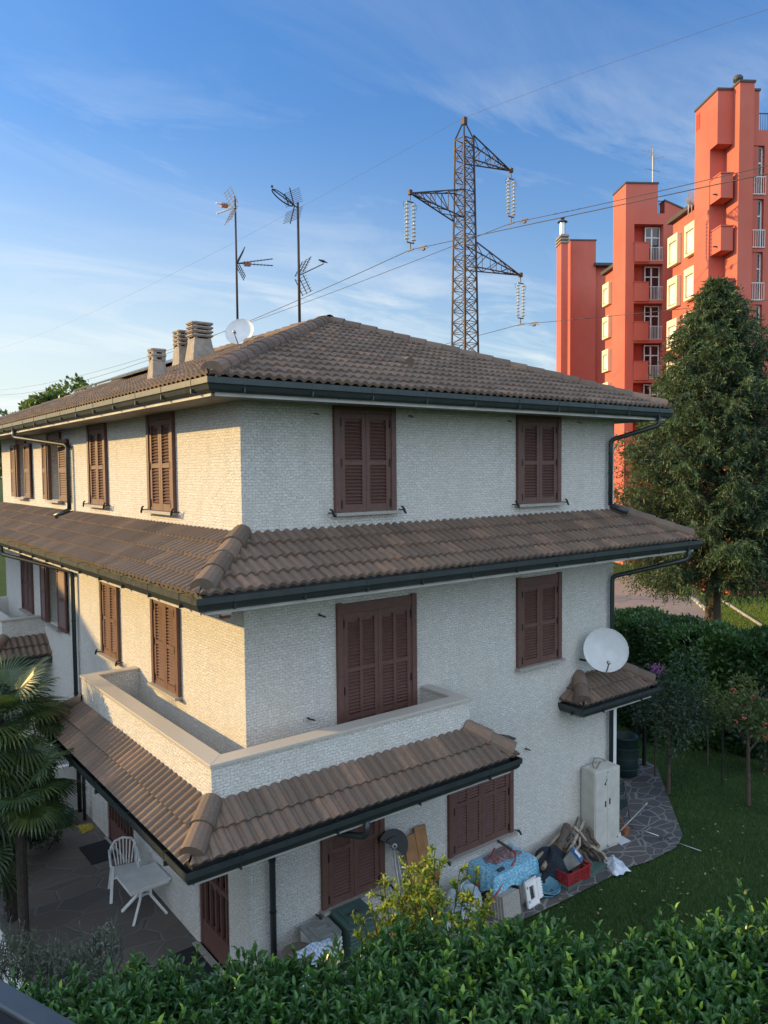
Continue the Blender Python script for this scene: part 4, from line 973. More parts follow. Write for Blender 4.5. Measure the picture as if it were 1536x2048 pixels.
# grey leaved shrub at the lower left
m = MB(); c = at(110, 1960, 7.9)
for i in range(330):
    p = c+hr*ru(-.62, .62)+hf*ru(-.25, .35); p.z = 2.56+.12*math.sin(p.x*5)+ru(-.35, .0)
    d = (Z_+rdir()*.55).normalized(); m.tube([p, p+d*.3], .004, 4, caps=False, var=.2)
    for k in range(14): dd = (rdir()+d*.8).normalized(); leaf(m, p+d*ru(.03, .3), dd, d, ru(.04, .06), .013, ru(.1, .9), .2)
c.z = G; m.tube([c, c+V((.1, 0, 1.2)), c+V((0, .1, 2.3))], [.05, .04, .02], 6, var=.1)
m.build('grey_leaved_shrub', 'grey_leaf', None, org=c, label='soft grey green shrub behind the laurel at lower left', cat='shrub')
# pomegranate bush in a patch of sun
pc = at(848, 1900, 8.05); pc.z = G; pt = thing('pomegranate_bush', pc, 'yellow green pomegranate bush catching the sun in front of the ground floor wall', 'bush')
m = MB(); st_ = MB()
fl_ = MB()
for i in range(52):
    a = ru(0, 6.28); r = .84*math.sqrt(ru(.02, 1)); hgt = 3.50-1.0*r*r+ru(-.32, .05)
    if i < 3: r = .12*i; hgt = 3.66-.14*i
    off = hr*(math.cos(a)*r*1.12+.12)+hf*(math.sin(a)*r*.7)
    tip = pc+off+Z_*(hgt-G); mid = pc+off*.45+Z_*(hgt*.5)
    st_.tube([pc, mid, tip], [.018, .012, .004], 5)
    for k in range(20):
        t = .45+.55*k/19; b = (pc.lerp(mid, t*2) if t < .5 else mid.lerp(tip, t*2-1)); d = (rdir()*.8+Z_*.5).normalized(); L = ru(.12, .30)*(1.3-t*.8)
        st_.tube([b, b+d*L], .004, 4, caps=False)
        for q in range(17):
            f = q/17; leaf(m, b+d*L*f, (rdir()+d*.9).normalized(), d, ru(.05, .078), .026, ru(.2, .7)+(.3 if f > .7 else 0), .3)
    if i % 5 == 0: fl_.lathe(tip-Z_*.4+rdir()*.12, [(.004, -.03), (.018, -.01), (.022, .01), (.028, .03)], 7)
m.build('foliage', 'pome_leaf', pt); st_.build('stem', 'bark', pt); fl_.build('blossom', 'flower_orange', pt)

# fan palm
pb = at(10, 1420, 12.7); pb.z = G; pt = thing('fan_palm', pb, 'dark fan palm with ragged fans at the left edge by the patio', 'palm')
ct = V((pb.x-.15, pb.y, 3.55)); m = MB()
m.tube([pb, pb+Z_*1.2, pb+Z_*2.5, ct], [.09, .085, .09, .12], 12)
for i in range(420):
    z = ru(.2, 3.6); a = ru(0, 6.28); q = V((pb.x+.09*math.cos(a), pb.y+.09*math.sin(a), z)); m.bar(q, q+V((math.cos(a)*.05, math.sin(a)*.05, ru(-.14, .1))), .012)
m.build('trunk', 'palm_bark', pt)
def fan(root, base, d, pl, R, n=34, droop=.25):
    m = MB(); d = d.normalized(); s = d.cross(Z_).normalized(); n_ = s.cross(d)
    hub = base+d*pl-Z_*.06*pl; m.tube([base, base+d*pl*.5+Z_*.03, hub], [.014, .010, .008], 5, var=.55)
    dd = (d-Z_*.18).normalized(); nn = s.cross(dd); v0 = ru(.25, .6)
    for i in range(n):
        t = math.radians(-118+236*i/(n-1)); l = R*(1-.22*abs(t)/2)*ru(.9, 1.05)
        e = (dd*math.cos(t)+s*math.sin(t)).normalized(); sd2 = e.cross(nn).normalized()
        p0 = hub; p1 = hub+e*l*.5+nn*.035; p2 = hub+e*l*.82-Z_*droop*l*.12; p3 = hub+e*l-Z_*droop*l*ru(.25, .8); w = .018; v = min(1, v0+ru(-.2, .25))
        m.add([p0, p1+sd2*w+nn*.008, p1, p1-sd2*w+nn*.008, p2+sd2*w*.75, p2, p2-sd2*w*.75, p3], [(0, 2, 1), (0, 3, 2), (1, 2, 5, 4), (2, 3, 6, 5), (4, 5, 7), (5, 6, 7)], v)
    m.build('frond', 'palm_leaf', root)
for i in range(54):
    a = i*2.4+ru(-.2, .2); f = i/53.; el = math.radians(50-98*f+ru(-8, 8)); d = V((math.cos(a)*math.cos(el), math.sin(a)*math.cos(el), math.sin(el)))
    fan(pt, ct-Z_*(.75*f*f), d, ru(.50, .8), ru(.62, .80), droop=.2+.5*f)
for i in range(18):
    a = i*2.4; zz = ct.z-.6-i*.11; el = math.radians(ru(-82, -62)); fan(pt, V((ct.x, ct.y, zz)), V((math.cos(a)*math.cos(el), math.sin(a)*math.cos(el), math.sin(el))), .25, ru(.45, .6), n=22, droop=.2)
# second, lower palm beside it
pb2 = at(38, 1585, 11.9); zt = pb2.z-.05; pb2.z = G; pt = thing('fan_palm', pb2, 'shorter fan palm in the shade below the tall palm at the left edge', 'palm')
ct2 = V((pb2.x, pb2.y, zt)); m = MB(); m.tube([pb2, ct2], [.08, .08], 10); m.build('trunk', 'palm_bark', pt)
for i in range(20):
    a = i*2.4+ru(-.2, .2); el = math.radians(ru(-35, 70)); d = V((math.cos(a)*math.cos(el), math.sin(a)*math.cos(el), math.sin(el))); fan(pt, ct2, d, ru(.4, .65), ru(.52, .66), droop=.35)

# conifer
def spruce(base, H, Rm, z0, lab, n=150, seed=3):
    random.seed(seed); root = thing('spruce_tree', base, lab, 'tree'); tr = MB(); fo = MB()
    tr.tube([base, base+Z_*H*.5, base+Z_*H*.97], [.34, .2, .02], 12)
    for i in range(n):
        f = (i/n)**.92; z = z0+(H-z0)*f; prof = min(1., (1-f)**.8*1.45+.02)*(.9 if f < .12 else 1.)
        Lb = Rm*min(1, prof)*ru(.78, 1.1); a = i*2.399+ru(-.3, .3); el = math.radians(-14+34*f+ru(-8, 8)); d = V((math.cos(a), math.sin(a), math.tan(el)*.6))
        P = [base+Z_*z+d*(Lb*t)+Z_*(-.16*Lb*math.sin(t*2.2)+.16*Lb*t*t*1.3) for t in (0, .25, .5, .75, 1)]
        tr.tube(P, [.05, .04, .03, .02, .008], 5, caps=False)
        nb = int(5+Lb*7); vb = ru(.25, .62)
        for k in range(nb):
            t = .22+.78*(k+ru(0, .8))/nb; q = min(3, int(t*4)); b = P[q].lerp(P[q+1], t*4-q) if t < 1 else P[4]
            s = V((-d.y, d.x, 0)).normalized()*(1 if k % 2 else -1); dd = (s*ru(.2, 1)+d.normalized()*ru(.3, .9)+Z_*ru(-.75, .15)).normalized(); l2 = ru(.45, .95)*(.55+.45*(1-f))
            # drooping branchlet with needle sprays
            m1_ = b+dd*l2*.5; e = b+dd*l2-Z_*l2*ru(.15, .5)
            tv = min(1, vb+(.22 if t > .8 else 0)+ru(-.15, .15))
            for c in range(20):
                u = (c+R_())/20; pp = b.lerp(m1_, u*2) if u < .5 else m1_.lerp(e, u*2-1); w = (rdir()+dd*.8-Z_*.35).normalized()
                dia(fo, pp, w, ru(.11, .25), ru(.032, .055), min(1, max(0, tv+ru(-.2, .2)+(.2 if u > .85 else 0))))
    for k in range(60):
        z = H*ru(.9, 1.01); dia(fo, base+Z_*z, (rdir()+Z_*.6).normalized(), ru(.15, .35), .05, ru(.2, .6))
    tr.build('trunk', 'bark', root); fo.build('crown', 'spruce_leaf', root); return root
sb = at(1425, 1288, 33.); sb.z = .05
spruce(sb, 15.4, 3.95, 2.95, 'tall dark spruce between the house and the red apartment block', n=500)

def crown(mb, c, rx, ry, rz, n, L, w, lumps=9, seed=1, shell=.55):
    rnd = random.Random(seed); lu = []
    for i in range(lumps):
        z = rnd.uniform(-1, 1); t = rnd.uniform(0, 6.28); r = math.sqrt(1-z*z); k = rnd.uniform(.35, .75)
        lu.append((V((r*math.cos(t)*rx*k, r*math.sin(t)*ry*k, z*rz*k)), rnd.uniform(.32, .5), rnd.uniform(-.2, .2)))
    for i in range(n):
        o, s, dv_ = lu[i % lumps]; d = rdir(); r = (shell+(1-shell)*R_())*s
        p = V(c)+o+V((d.x*rx*r, d.y*ry*r, d.z*rz*r)); dia(mb, p, (d*.6+rdir()).normalized(), L*ru(.7, 1.3), w*ru(.7, 1.3), min(1, max(0, .45+dv_+ru(-.3, .3))))
def tree(name, base, H, R, mat, lab, n=2500, L=.1, w=.05, tr=.05, zc=None, rz=None, lumps=10, seed=1, cat='tree', group=None, lean=0):
    root = thing(name, base, lab, cat, group); t = MB(); base = V(base); zc = zc or H*.66; rz = rz or (H-zc); c = base+Z_*zc
    t.tube([base, base+Z_*zc*.5+X_*lean*.5, c+X_*lean], [tr, tr*.8, tr*.4], 8)
    for k in range(8):
        a = k*2.4; e = c+V((math.cos(a)*R*.6, math.sin(a)*R*.6, rz*ru(-.3, .6))); t.tube([base+Z_*zc*ru(.55, .9), e], [tr*.35, tr*.1], 5, caps=False)
    t.build('trunk', 'bark', root); f = MB(); crown(f, c, R, R, rz, n, L, w, lumps, seed); f.build('crown', mat, root); return root
# garden hedges behind the lawn
def hedge_block(name, A, B, depth, H, n, L, w, mat, lab, cat='hedge', group=None, rag=.12, sd=0):
    A, B = V(A), V(B); d = (B-A); T = d.length; d.normalize(); nn = V((-d.y, d.x, 0)); m = MB(); s3 = 3.1+sd
    if (nn.dot(A-CAM)) < 0: nn = -nn
    for i in range(n):
        u = R_()*T; k = R_(); hh = H+rag*math.sin(u*1.7+s3)+rag*.7*math.sin(u*4.1+s3*2)
        if k < .55: p = A+d*u+nn*(ru(-.12, .12)+.12*math.sin(u*3+s3))+Z_*(hh*R_()**.8)
        elif k < .92: p = A+d*u+nn*(R_()*depth)+Z_*(hh+ru(-.14, .10))
        else: p = A+d*(0 if R_() < .5 else T)+nn*(R_()*depth)+Z_*(hh*R_())
        dia(m, p, (rdir()-nn*.5+Z_*.4).normalized(), L*ru(.7, 1.35), w*ru(.8, 1.2), min(1, max(0, .42+.2*math.sin(u*2.3)+ru(-.3, .3))))
    # woody core so the hedge is not hollow
    for i in range(int(T/.35)):
        p = A+d*(i*.35)+nn*depth*.5; m.tube([p, p+Z_*H*.5+d*.1, p+Z_*(H-.3)], [.04, .03, .02], 5, var=0)
    for q in (.15, .5, .85): 
        c = [A+nn*depth*q+d*.15, B+nn*depth*q-d*.15]; m.quad(c[0], c[1], c[1]+Z_*(H-.22), c[0]+Z_*(H-.22), 0)
    return m.build(name, mat, None, org=(A+B)/2, label=lab, cat=cat, group=group)
h1 = at(1195, 1480, 23.5); h1.z = G; h2 = at(1345, 1500, 20.5); h2.z = G; h3 = at(1640, 1500, 19.5); h3.z = G
hedge_block('clipped_hedge', h1, h2, 1.9, 3.05, 22000, .13, .06, 'hedge_leaf', 'neatly clipped green hedge with a flat top, left of the ragged laurel behind the lawn', rag=.05)
hedge_block('garden_hedge', h2+V((.2, 0, 0)), h3, 1.6, 2.75, 22000, .17, .08, 'hedge_leaf', 'ragged tall laurel hedge behind the lawn at the right edge', rag=.22, sd=2)
b = at(1338, 1465, 17.6); b.z = G; tree('olive_tree', b, 3.35, 1.05, 'dark_leaf', 'dark olive like tree with a bare stem in front of the garden hedge', n=5200, L=.09, w=.035, zc=2.1, rz=1.3, seed=4)
b = onZ(1497, 1610, G); tree('rowan_tree', b, 2.95, .95, 'rowan_leaf', 'small fruit tree with reddish orange clusters on the lawn at the right edge', n=2600, L=.10, w=.05, zc=2.15, rz=.85, seed=8, lean=-.1)
m = MB()
for i in range(18):
    c = b+V((ru(-.8, .5), ru(-.8, .5), ru(1.5, 2.6)))
    for k in range(7): q = c+rdir()*.05; m.lathe(q-Z_*.02, [(.003, 0), (.02, .012), (.02, .028), (.003, .04)], 6)
m.build('berry_cluster', 'flower_orange', {'o': bpy.data.objects['rowan_tree'], '_o': V(b)})
b = onZ(1528, 1540, G); tree('young_shrub', b, 2.2, .8, 'dark_leaf', 'dark leafy shrub behind the fruit tree with berries', n=2600, L=.11, w=.05, zc=1.2, rz=.9, seed=12, cat='shrub')
b = onZ(1415, 1530, G); tree('young_shrub', b, 2.3, .55, 'tree_leaf', 'slim light green shrub between the dark olive tree and the fruit tree', n=1200, L=.09, w=.045, zc=1.5, rz=.75, seed=15, cat='shrub', tr=.025)
b = onZ(1330, 1470, G); m = MB(); q = at(1312, 1362, 18.5); q.z = G; hy = thing('flowering_shrub', q, 'purple flower head on a thin shrub behind the small canopy', 'shrub')
m.tube([q, q+Z_*1.6, q+Z_*2.5], [.03, .02, .01], 6); m.build('stem', 'bark', hy)
m = MB(); m2_ = MB()
for i in range(160): dia(m, q+Z_*2.62+V((rdir().x*.15, rdir().y*.15, rdir().z*.13)), rdir(), .06, .04, .5)
for i in range(500): dia(m2_, q+Z_*2.2+V((rdir().x*.4, rdir().y*.4, rdir().z*.45)), rdir(), .09, .04, ru(.1, .7))
m.build('blossom', 'flower_pink', hy); m2_.build('foliage', 'dark_leaf', hy)
for i, (px, py1, lab) in enumerate(((1444, 1570, 'dark garden stake nearest the fruit tree'), (1366, 1495, 'dark garden stake in front of the olive tree, middle of three'), (1316, 1455, 'farthest dark garden stake, closest to the canopy'))):
    b = onZ(px, py1, G); m = MB(); m.tube([b, b+Z_*1.9], .02, 6); m.tube([b+Z_*1.88, b+Z_*1.94], .026, 6); m.build('garden_stake', 'dark_metal', None, org=b, label=lab, cat='stake', group='stakes on the lawn')
# distant trees on the left horizon
for i, (px, pyt, d, H, R) in enumerate(((150, 760, 75, 4.3, 3.0), (118, 768, 76, 4.1, 2.6), (178, 766, 78, 3.9, 2.6), (85, 785, 74, 3.4, 2.4), (62, 800, 80, 3.4, 2.2), (38, 800, 82, 4.6, 1.5), (12, 820, 84, 3.8, 2.4))):
    t = at(px, pyt, d); b = V((t.x, t.y, .05)); zc = t.z-H
    labs = ['tallest round topped tree on the left horizon', 'broad tree just left of the tallest on the horizon', 'rightmost tree meeting the roof edge on the horizon', 'smaller tree left of the tall clump on the horizon', 'low tree between the clump and the pointed tree', 'pointed narrow tree on the left horizon', 'low dark tree at the left picture edge on the horizon']
    tree('poplar_tree', b, t.z, R*.95, 'tree_leaf', labs[i], n=3400, L=.55, w=.32, tr=.3, zc=zc, rz=H*1.05, seed=20+i, lumps=16, group='trees on the left horizon')
# grass blades on the visible lawn
m = MB()
for i in range(95000):
    px = ru(640, 1560); pyy = ru(1440, 2048); p = onZ(px, pyy, G-.03)
    if p.x < 8.4 and p.y > -1.35+.05*math.sin(p.x*3): 
        if p.y > -.85: continue
    if 8.3 < p.x < 12.4 and p.y > -1.05+(p.x-8.3)*.55 and p.x < 12.4-.2*abs(p.y): continue
    if p.x < 2 and p.y > -1.5: continue
    h = ru(.03, .075); a = ru(0, 3.14); w = V((math.cos(a), math.sin(a), 0))*.008; q = p+V((ru(-.03, .03), ru(-.03, .03), h)); m.add([p-w, p+w, q], [(0, 1, 2)], min(1, max(0, .4+.25*math.sin(p.x*1.3)*math.cos(p.y*1.7)+ru(-.25, .25))))
m.build('grass', 'grass_leaf', kind='stuff')
m = MB()
for i in range(26000):
    p = onZ(ru(1330, 1560), ru(1188, 1262), .055)
    if (lambda r: False)(p): continue
    q_ = _f.dot(p-CAM); px = 768+FPX*_r.dot(p-CAM)/q_; pyy = 1024-FPX*_u.dot(p-CAM)/q_
    if px < 1395+(pyy-1195)*.55 or (px > 1440 and pyy > 1206+(px-1440)*.62) and False: continue
    h = ru(.05, .12); a = ru(0, 3.14); w = V((math.cos(a), math.sin(a), 0))*.02; m.add([p-w, p+w, p+V((ru(-.04, .04), ru(-.04, .04), h))], [(0, 1, 2)], R_())
m.build('grass', 'lit_grass_leaf', kind='stuff')

# ------------------------------------------------------------------ unseen house and tree added left of the frame to shade garden and patio
nb = thing('shadow_caster_house', (-20, 24, G), 'unseen pale house added beyond the left edge, its roofline shaped to cast shade', 'house')
m = MB(); sec = [(11, 8.9), (15.5, 9.55), (17, 9.8), (19, 10.1), (20.4, 10.3), (24.9, 11.1), (27.2, 12.1), (31.5, 13.2), (46, 13.4)]  # roofline shaped so its shadow edge falls across facade and awning
m.prism([(-17.5, 11, .05)]+[(-17.5, y, z-.25) for y, z in sec]+[(-17.5, 46, .05)], (-8, 0, 0)); m.build('wall', 'house_render', nb)
m = MB()
for (ya, za), (yb, zb) in zip(sec[:-1], sec[1:]): m.prism([(-17.0, ya, za-.24), (-17.0, yb, zb-.24), (-17.0, yb, zb), (-17.0, ya, za)], (-9, 0, 0))
m.build('roof', 'roof_tile', nb)
for q in range(5):
    m = MB(); m.box(-17.50, -17.44, 15+q*5, 16.2+q*5, 3.5, 5.); m.build('window', 'brown_wood', nb)
tree('shadow_caster_tree', V((-9.2, 1.9, G)), 9.2, 3.1, 'tree_leaf', 'unseen broad green tree added beyond the left edge to shade the hedge', n=14000, L=.24, w=.16, tr=.18, zc=6.3, rz=2.9, lumps=18, seed=31)  # unseen tree added to keep the near hedge in shade
hedge_block('boundary_hedge', (-12, 18.5, G), (-.7, 18.5, G), 1.2, 5.6, 15000, .22, .11, 'dark_leaf', 'tall dark hedge beyond the far end of the house at the left edge', rag=.2, sd=5)
hedge_block('patio_hedge', (-5.2, 8.9, G), (-1.1, 8.9, G), .9, 1.9, 9000, .12, .06, 'dark_leaf', 'dark low hedge at the back of the patio behind the palms', rag=.15, sd=4)

# ------------------------------------------------------------------ patio things
m = MB(); m.box(-1.05, -.06, 8.0, 8.14, G, 1.15); m.build('low_wall', 'white_paint', None, org=(-.55, 8.07, G), label='short pale wall closing the far end of the shaded patio', cat='wall')
m = MB(); m.prism([(-3.1, 1.5, G), (-2.42, 1.5, G), (-2.46, 4.0, G), (-3.1, 4.0, G)], (0, 0, .16)); m.build('low_wall', 'white_paint', None, org=(-2.8, 2.8, G), label='white wall corner cut by the left picture edge beside the patio', cat='wall')
def flatmat(pts, lab):
    m = MB(); m.prism([(x, y, G+.022) for x, y in pts], (0, 0, .014)); c = V((sum(p[0] for p in pts)/4, sum(p[1] for p in pts)/4, G+.02)); m.build('door_mat', 'rubber_mat', None, org=c, label=lab, cat='door mat', group='door mats on the patio')
flatmat([(-.60, 5.30), (-.04, 5.30), (-.04, 6.15), (-.60, 6.15)], 'dark door mat behind the white plastic chair')
flatmat([(-.66, .62), (-.12, .62), (-.12, 1.72), (-.66, 1.72)], 'dark door mat at the nearest patio door, partly behind the hedge')
# table
tb = thing('garden_table', (-.37, 3.13, G), 'weathered white plastic table standing on the patio under the gutter', 'table')
m = MB(); m.prism([(-.74, 2.76, .71), (.0-.02, 2.80, .71), (-.03, 3.50, .71), (-.74, 3.46, .71)], (0, 0, .035)); m.prism([(-.72, 2.78, .665), (-.04, 2.82, .665), (-.05, 3.48, .665), (-.72, 3.44, .665)], (0, 0, .044)); m.build('tabletop', 'plastic_white', tb, bevel=.012)
for sx_, sy_ in ((-1, -1), (1, -1), (-1, 1), (1, 1)):
    m = MB(); m.bar((-.38+sx_*.08, 3.12+sy_*.06, .69), (-.38+sx_*.09, 3.12+sy_*.07, .42), .05, .035, up=X_); m.bar((-.38+sx_*.09, 3.12+sy_*.07, .43), (-.38+sx_*.29, 3.12+sy_*.27, G+.02), .055, .035, up=X_); m.build('leg', 'plastic_white', tb, bevel=.006)
m = MB(); m.bar((-.48, 3.12, .44), (-.28, 3.12, .44), .04, .03); m.build('cross_brace', 'plastic_white', tb)
# chair
cc = V((-.42, 3.95, G)); ch = thing('plastic_chair', cc, 'white plastic garden chair tucked behind the table on the patio', 'chair')
dF = V((-.25, -.97, 0)).normalized(); dS = V((-dF.y, dF.x, 0))
m = MB(); m.obox(cc+Z_*.42, dF, dS, Z_, .22, .22, .015); m.build('seat', 'plastic_white', ch, bevel=.012)
for sx_ in (-1, 1):
    for sy_ in (-1, 1):
        m = MB(); a = cc+dF*.20*sx_+dS*.21*sy_+Z_*(.42 if sx_ < 0 else .64); b = cc+dF*.26*sx_+dS*.26*sy_; m.bar(b, a, .05, .03, up=dF); m.build('leg', 'plastic_white', ch, bevel=.006)
    m = MB(); s_ = dS*.24*sx_; m.tube([cc-dF*.22+s_+Z_*.74, cc-dF*.10+s_+Z_*.70, cc+dF*.08+s_+Z_*.66, cc+dF*.20+s_+Z_*.64], .022, 8); m.build('armrest', 'plastic_white', ch, smooth=True)
m = MB(); arc = [cc-dF*(.22+.06*(z_-.42))+dS*(x_)+Z_*(z_) for x_, z_ in ((-.22, .44), (-.235, .62), (-.21, .78), (-.14, .88), (0, .92), (.14, .88), (.21, .78), (.235, .62), (.22, .44))]
m.tube(arc, .02, 8)
for k in range(-3, 4):
    t = k/3.; m.bar(cc-dF*.225+dS*t*.13+Z_*.44, cc-dF*(.25)+dS*t*.185+Z_*(.90-.10*t*t), .022, .012, up=dF)
m.build('backrest', 'plastic_white', ch, bevel=.003)
c = V((-.52, 7.35, G+.02)); bkt = thing('bucket', c, 'teal plastic bucket in the dark far end of the patio', 'bucket'); m = MB(); m.lathe(c, [(0, .005), (.12, .005), (.16, .30), (.175, .30), (.175, .315), (.15, .31), (.11, .02), (0, .02)], 20); m.build('body', 'teal_plastic', bkt, smooth=True)
m = MB(); m.tube([c+V((.165*math.cos(t), .02, .31+.13*math.sin(t))) for t in [k*math.pi/8 for k in range(9)]], .005, 5); m.build('handle', 'dark_metal', bkt)
def cloth(name, mat, c, lx, ly, h, lab, cat, sd_=1, n=16, rot=0, tilt=V((0, 0, 0)), mb=None):
    rnd = random.Random(sd_); m = MB(); ph = [rnd.uniform(0, 6.28) for _ in range(6)]; g_ = []
    for i in range(n+1):
        for j in range(n+1):
            u, v = i/n*2-1, j/n*2-1; e = 1+.12*math.sin(ph[0]+3*math.atan2(v, u+1e-6))+.06*math.sin(ph[1]+7*math.atan2(v, u+1e-6))
            x, y = u*lx*e, v*ly*e; z = h*max(0, 1-max(abs(u), abs(v))**2)*(.75+.25*math.sin(4*u+ph[2])*math.cos(3.3*v+ph[3]))+.10*h*math.sin(9*u+5*v+ph[4])*math.cos(8*v-3*u+ph[5])+.012
            xr, yr = x*math.cos(rot)-y*math.sin(rot), x*math.sin(rot)+y*math.cos(rot); g_.append(V(c)+V((xr, yr, z+tilt.x*u+tilt.y*v)))
    m.add(g_, [(i*(n+1)+j, (i+1)*(n+1)+j, (i+1)*(n+1)+j+1, i*(n+1)+j+1) for i in range(n) for j in range(n)])
    return m.build(name, mat, None, smooth=True, org=c, label=lab, cat=cat)
cloth('folded_cloth', 'yellow_cloth', (-.22, 6.95, G+.02), .14, .2, .05, 'yellow cloth lying on the patio near the teal bucket', 'cloth', 3)

# ------------------------------------------------------------------ things along the shaded wall
# round bin
c = V((.50, -.46, G)); rb = thing('round_bin', c, 'round bin with a flat brown lid, nearest the downpipe', 'bin'); m = MB(); m.lathe(c, [(.0, .0), (.17, .0), (.21, .70), (.21, .76)], 26); m.build('body', 'dark_metal', rb, smooth=True)
m = MB(); m.lathe(c, [(.215, .74), (.235, .745), (.24, .785), (.22, .80), (.15, .805), (.14, .82), (.06, .825), (0, .825)], 30); m.build('lid', 'brown_lid', rb, smooth=False)
# square bin
def wheelie(x0, x1, y0, y1, h, mat, lidm, lab, text=None, slop=.05):
    c = V(((x0+x1)/2, (y0+y1)/2, G)); r = thing('refuse_bin', c, lab, 'bin', 'square bins by the wall'); m = MB(); ix, iy = .05, .05
    m.add([(x0+ix, y0+iy, G), (x1-ix, y0+iy, G), (x1-ix, y1, G), (x0+ix, y1, G), (x0, y0, h-.06), (x1, y0, h-.06), (x1, y1, h-.03), (x0, y1, h-.03)], [(3, 2, 1, 0), (0, 1, 5, 4), (1, 2, 6, 5), (2, 3, 7, 6), (3, 0, 4, 7), (4, 5, 6, 7)])
    for k in range(3): m.box(x0+.0, x1-.0, y0-.012, y0+.012, h-.14-k*.055, h-.115-k*.055)
    m.build('body', mat, r, bevel=.012)
    m = MB(); zf, zb = h-.05, h+.0; o = .02; P = lambda x, y, dz: V((x, y, zf+(zb-zf)*(y-y0)/(y1-y0)+dz))
    k = .07
    m.prism([P(x0-o+k, y0-o, 0), P(x1+o-k, y0-o, 0), P(x1+o, y0-o+k, 0), P(x1+o, y1, 0), P(x0-o, y1, 0), P(x0-o, y0-o+k, 0)], (0, 0, .045))
    ww, ll = (x1-x0), (y1-y0)
    m.prism([P(x0+.06+.05, y0+.05, .045), P(x1-.11, y0+.05, .045), P(x1-.06, y0+.10, .045), P(x1-.06, y1-.08, .045), P(x0+.06, y1-.08, .045), P(x0+.06, y0+.10, .045)], (0, 0, .014)); l = m.build('lid', lidm, r, bevel=.008)
    m = MB(); m.tube([(x0, y1+.01, h+.02), (x1, y1+.01, h+.02)], .016, 8); m.build('handle', 'plastic_white' if text is None else mat, r)
    if text:
        cu_ = bpy.data.curves.new('lettering', 'FONT'); cu_.body = text; cu_.size = .105; cu_.extrude = .002; cu_.align_x = 'CENTER'; ob = bpy.data.objects.new('lettering', cu_); S.collection.objects.link(ob)
        ob.parent = r['o']; q = P(c.x, c.y-.04, .0625)-c; ob.location = q; ob.rotation_euler = (math.atan2(zb-zf, y1-y0), 0, 0); bpy.context.view_layer.update(); me_ = bpy.data.meshes.new_from_object(ob); o2 = bpy.data.objects.new('lettering', me_); S.collection.objects.link(o2); o2.parent = r['o']; o2.location = q; o2.rotation_euler = ob.rotation_euler; me_.materials.clear(); me_.materials.append(MATS['cap_dark']); bpy.data.objects.remove(ob); o2.name = 'lettering'
    else:
        m = MB(); a, b_ = P(c.x-.12, c.y-.10, .062), P(c.x+.12, c.y+.10, .062); m.tube([P(c.x-.10, c.y+.10, .06), P(c.x-.10, c.y-.06, .06), P(c.x+.12, c.y-.06, .06), P(c.x+.12, c.y+.02, .06), P(c.x-.04, c.y+.02, .06), P(c.x-.04, c.y+.10, .06)], .008, 5, closed=True); m.build('lid_rib', lidm, l)
    return r
wheelie(.76, 1.19, -.55, -.08, .95, 'plastic_white', 'grey_lid', 'pale square bin with a grey lid between the round bin and the green bin')
wheelie(1.28, 1.80, -.62, -.10, 1.0, 'green_plastic', 'green_plastic', 'green square bin with lettering on its lid, half hidden by the bush', 'VETRO')
# checked cloth bag hung over the front of the bins
m = MB(); a = V((.42, -.66, 1.02)); g_ = []
for i in range(11):
    for j in range(9):
        u, v = i/10, j/8; g_.append(V((.40+.56*u, -.60-.10*v-.02*math.sin(9*u+2*v), 1.0+.04*math.sin(5*u)-.50*v-(.12*u if j else 0)+(-.18*v*(1-u))*0)))
m.add(g_, [(i*9+j, (i+1)*9+j, (i+1)*9+j+1, i*9+j+1) for i in range(10) for j in range(8)]); m.quad((.40, -.72, .5), (.96, -.72, .42), (.96, -.58, .98), (.40, -.58, 1.0)); m.quad((.40, -.60, 1.0), (.96, -.60, .98), (.90, -.40, .86), (.42, -.42, .86))
m.build('checked_bag', 'check_cloth', None, org=(.68, -.62, .4), label='blue and white checked cloth hanging at the front of the pale bin', cat='cloth')
# boards, rotary tool
for x, w_, zt, yy, lab in ((3.04, .135, 1.80, -.10, 'tall orange brown board leaning on the wall, right of its pair'), (2.78, .13, 1.74, -.14, 'shorter orange brown board leaning on the wall, left of its pair')):
    m = MB(); m.bar((x+.02, -.50 if yy > -.12 else -.55, G+.0), (x, yy+.02, zt), w_*1.75, .028, up=Y_); m.build('wooden_board', 'board_wood', None, org=(x, -.5, G), bevel=.003, label=lab, cat='board', group='boards leaning on the wall')
hc = V((2.40, -.20, 1.72)); rt = thing('lawn_edger', (2.5, -.35, G), 'dark long handled tool with a half round guard leaning beside the window', 'garden tool')
m = MB(); n_ = V((-.25, -.93, .28)).normalized(); e1 = V((.9, -.3, -.2)).normalized(); e1 = (e1-n_*e1.dot(n_)).normalized(); e2 = n_.cross(e1)*-1
if e2.z < 0: e2 = -e2
pts = [hc+(e1*math.cos(t)+e2*math.sin(t))*.25 for t in [math.radians(-32+k*16) for k in range(13)]]; m.prism([hc-e2*.02]+pts, n_*.03); m.prism([hc-e2*.01]+[hc+(p-hc)*.55 for p in pts], n_*.055); m.build('guard', 'dark_metal', rt)
m = MB(); m.lathe(hc+n_*.03, [(.02, .05), (.035, .05), (.05, .03), (.055, 0)], 16, ax=n_); m.build('hub', 'galv', rt, smooth=True)
m = MB(); m.tube([hc-e2*.03, V((2.52, -.42, G+.02))], .018, 8); m.tube([hc-e2*.02+X_*.05, V((2.62, -.42, G+.02))], .012, 6); m.build('shaft', 'galv', rt, smooth=True)
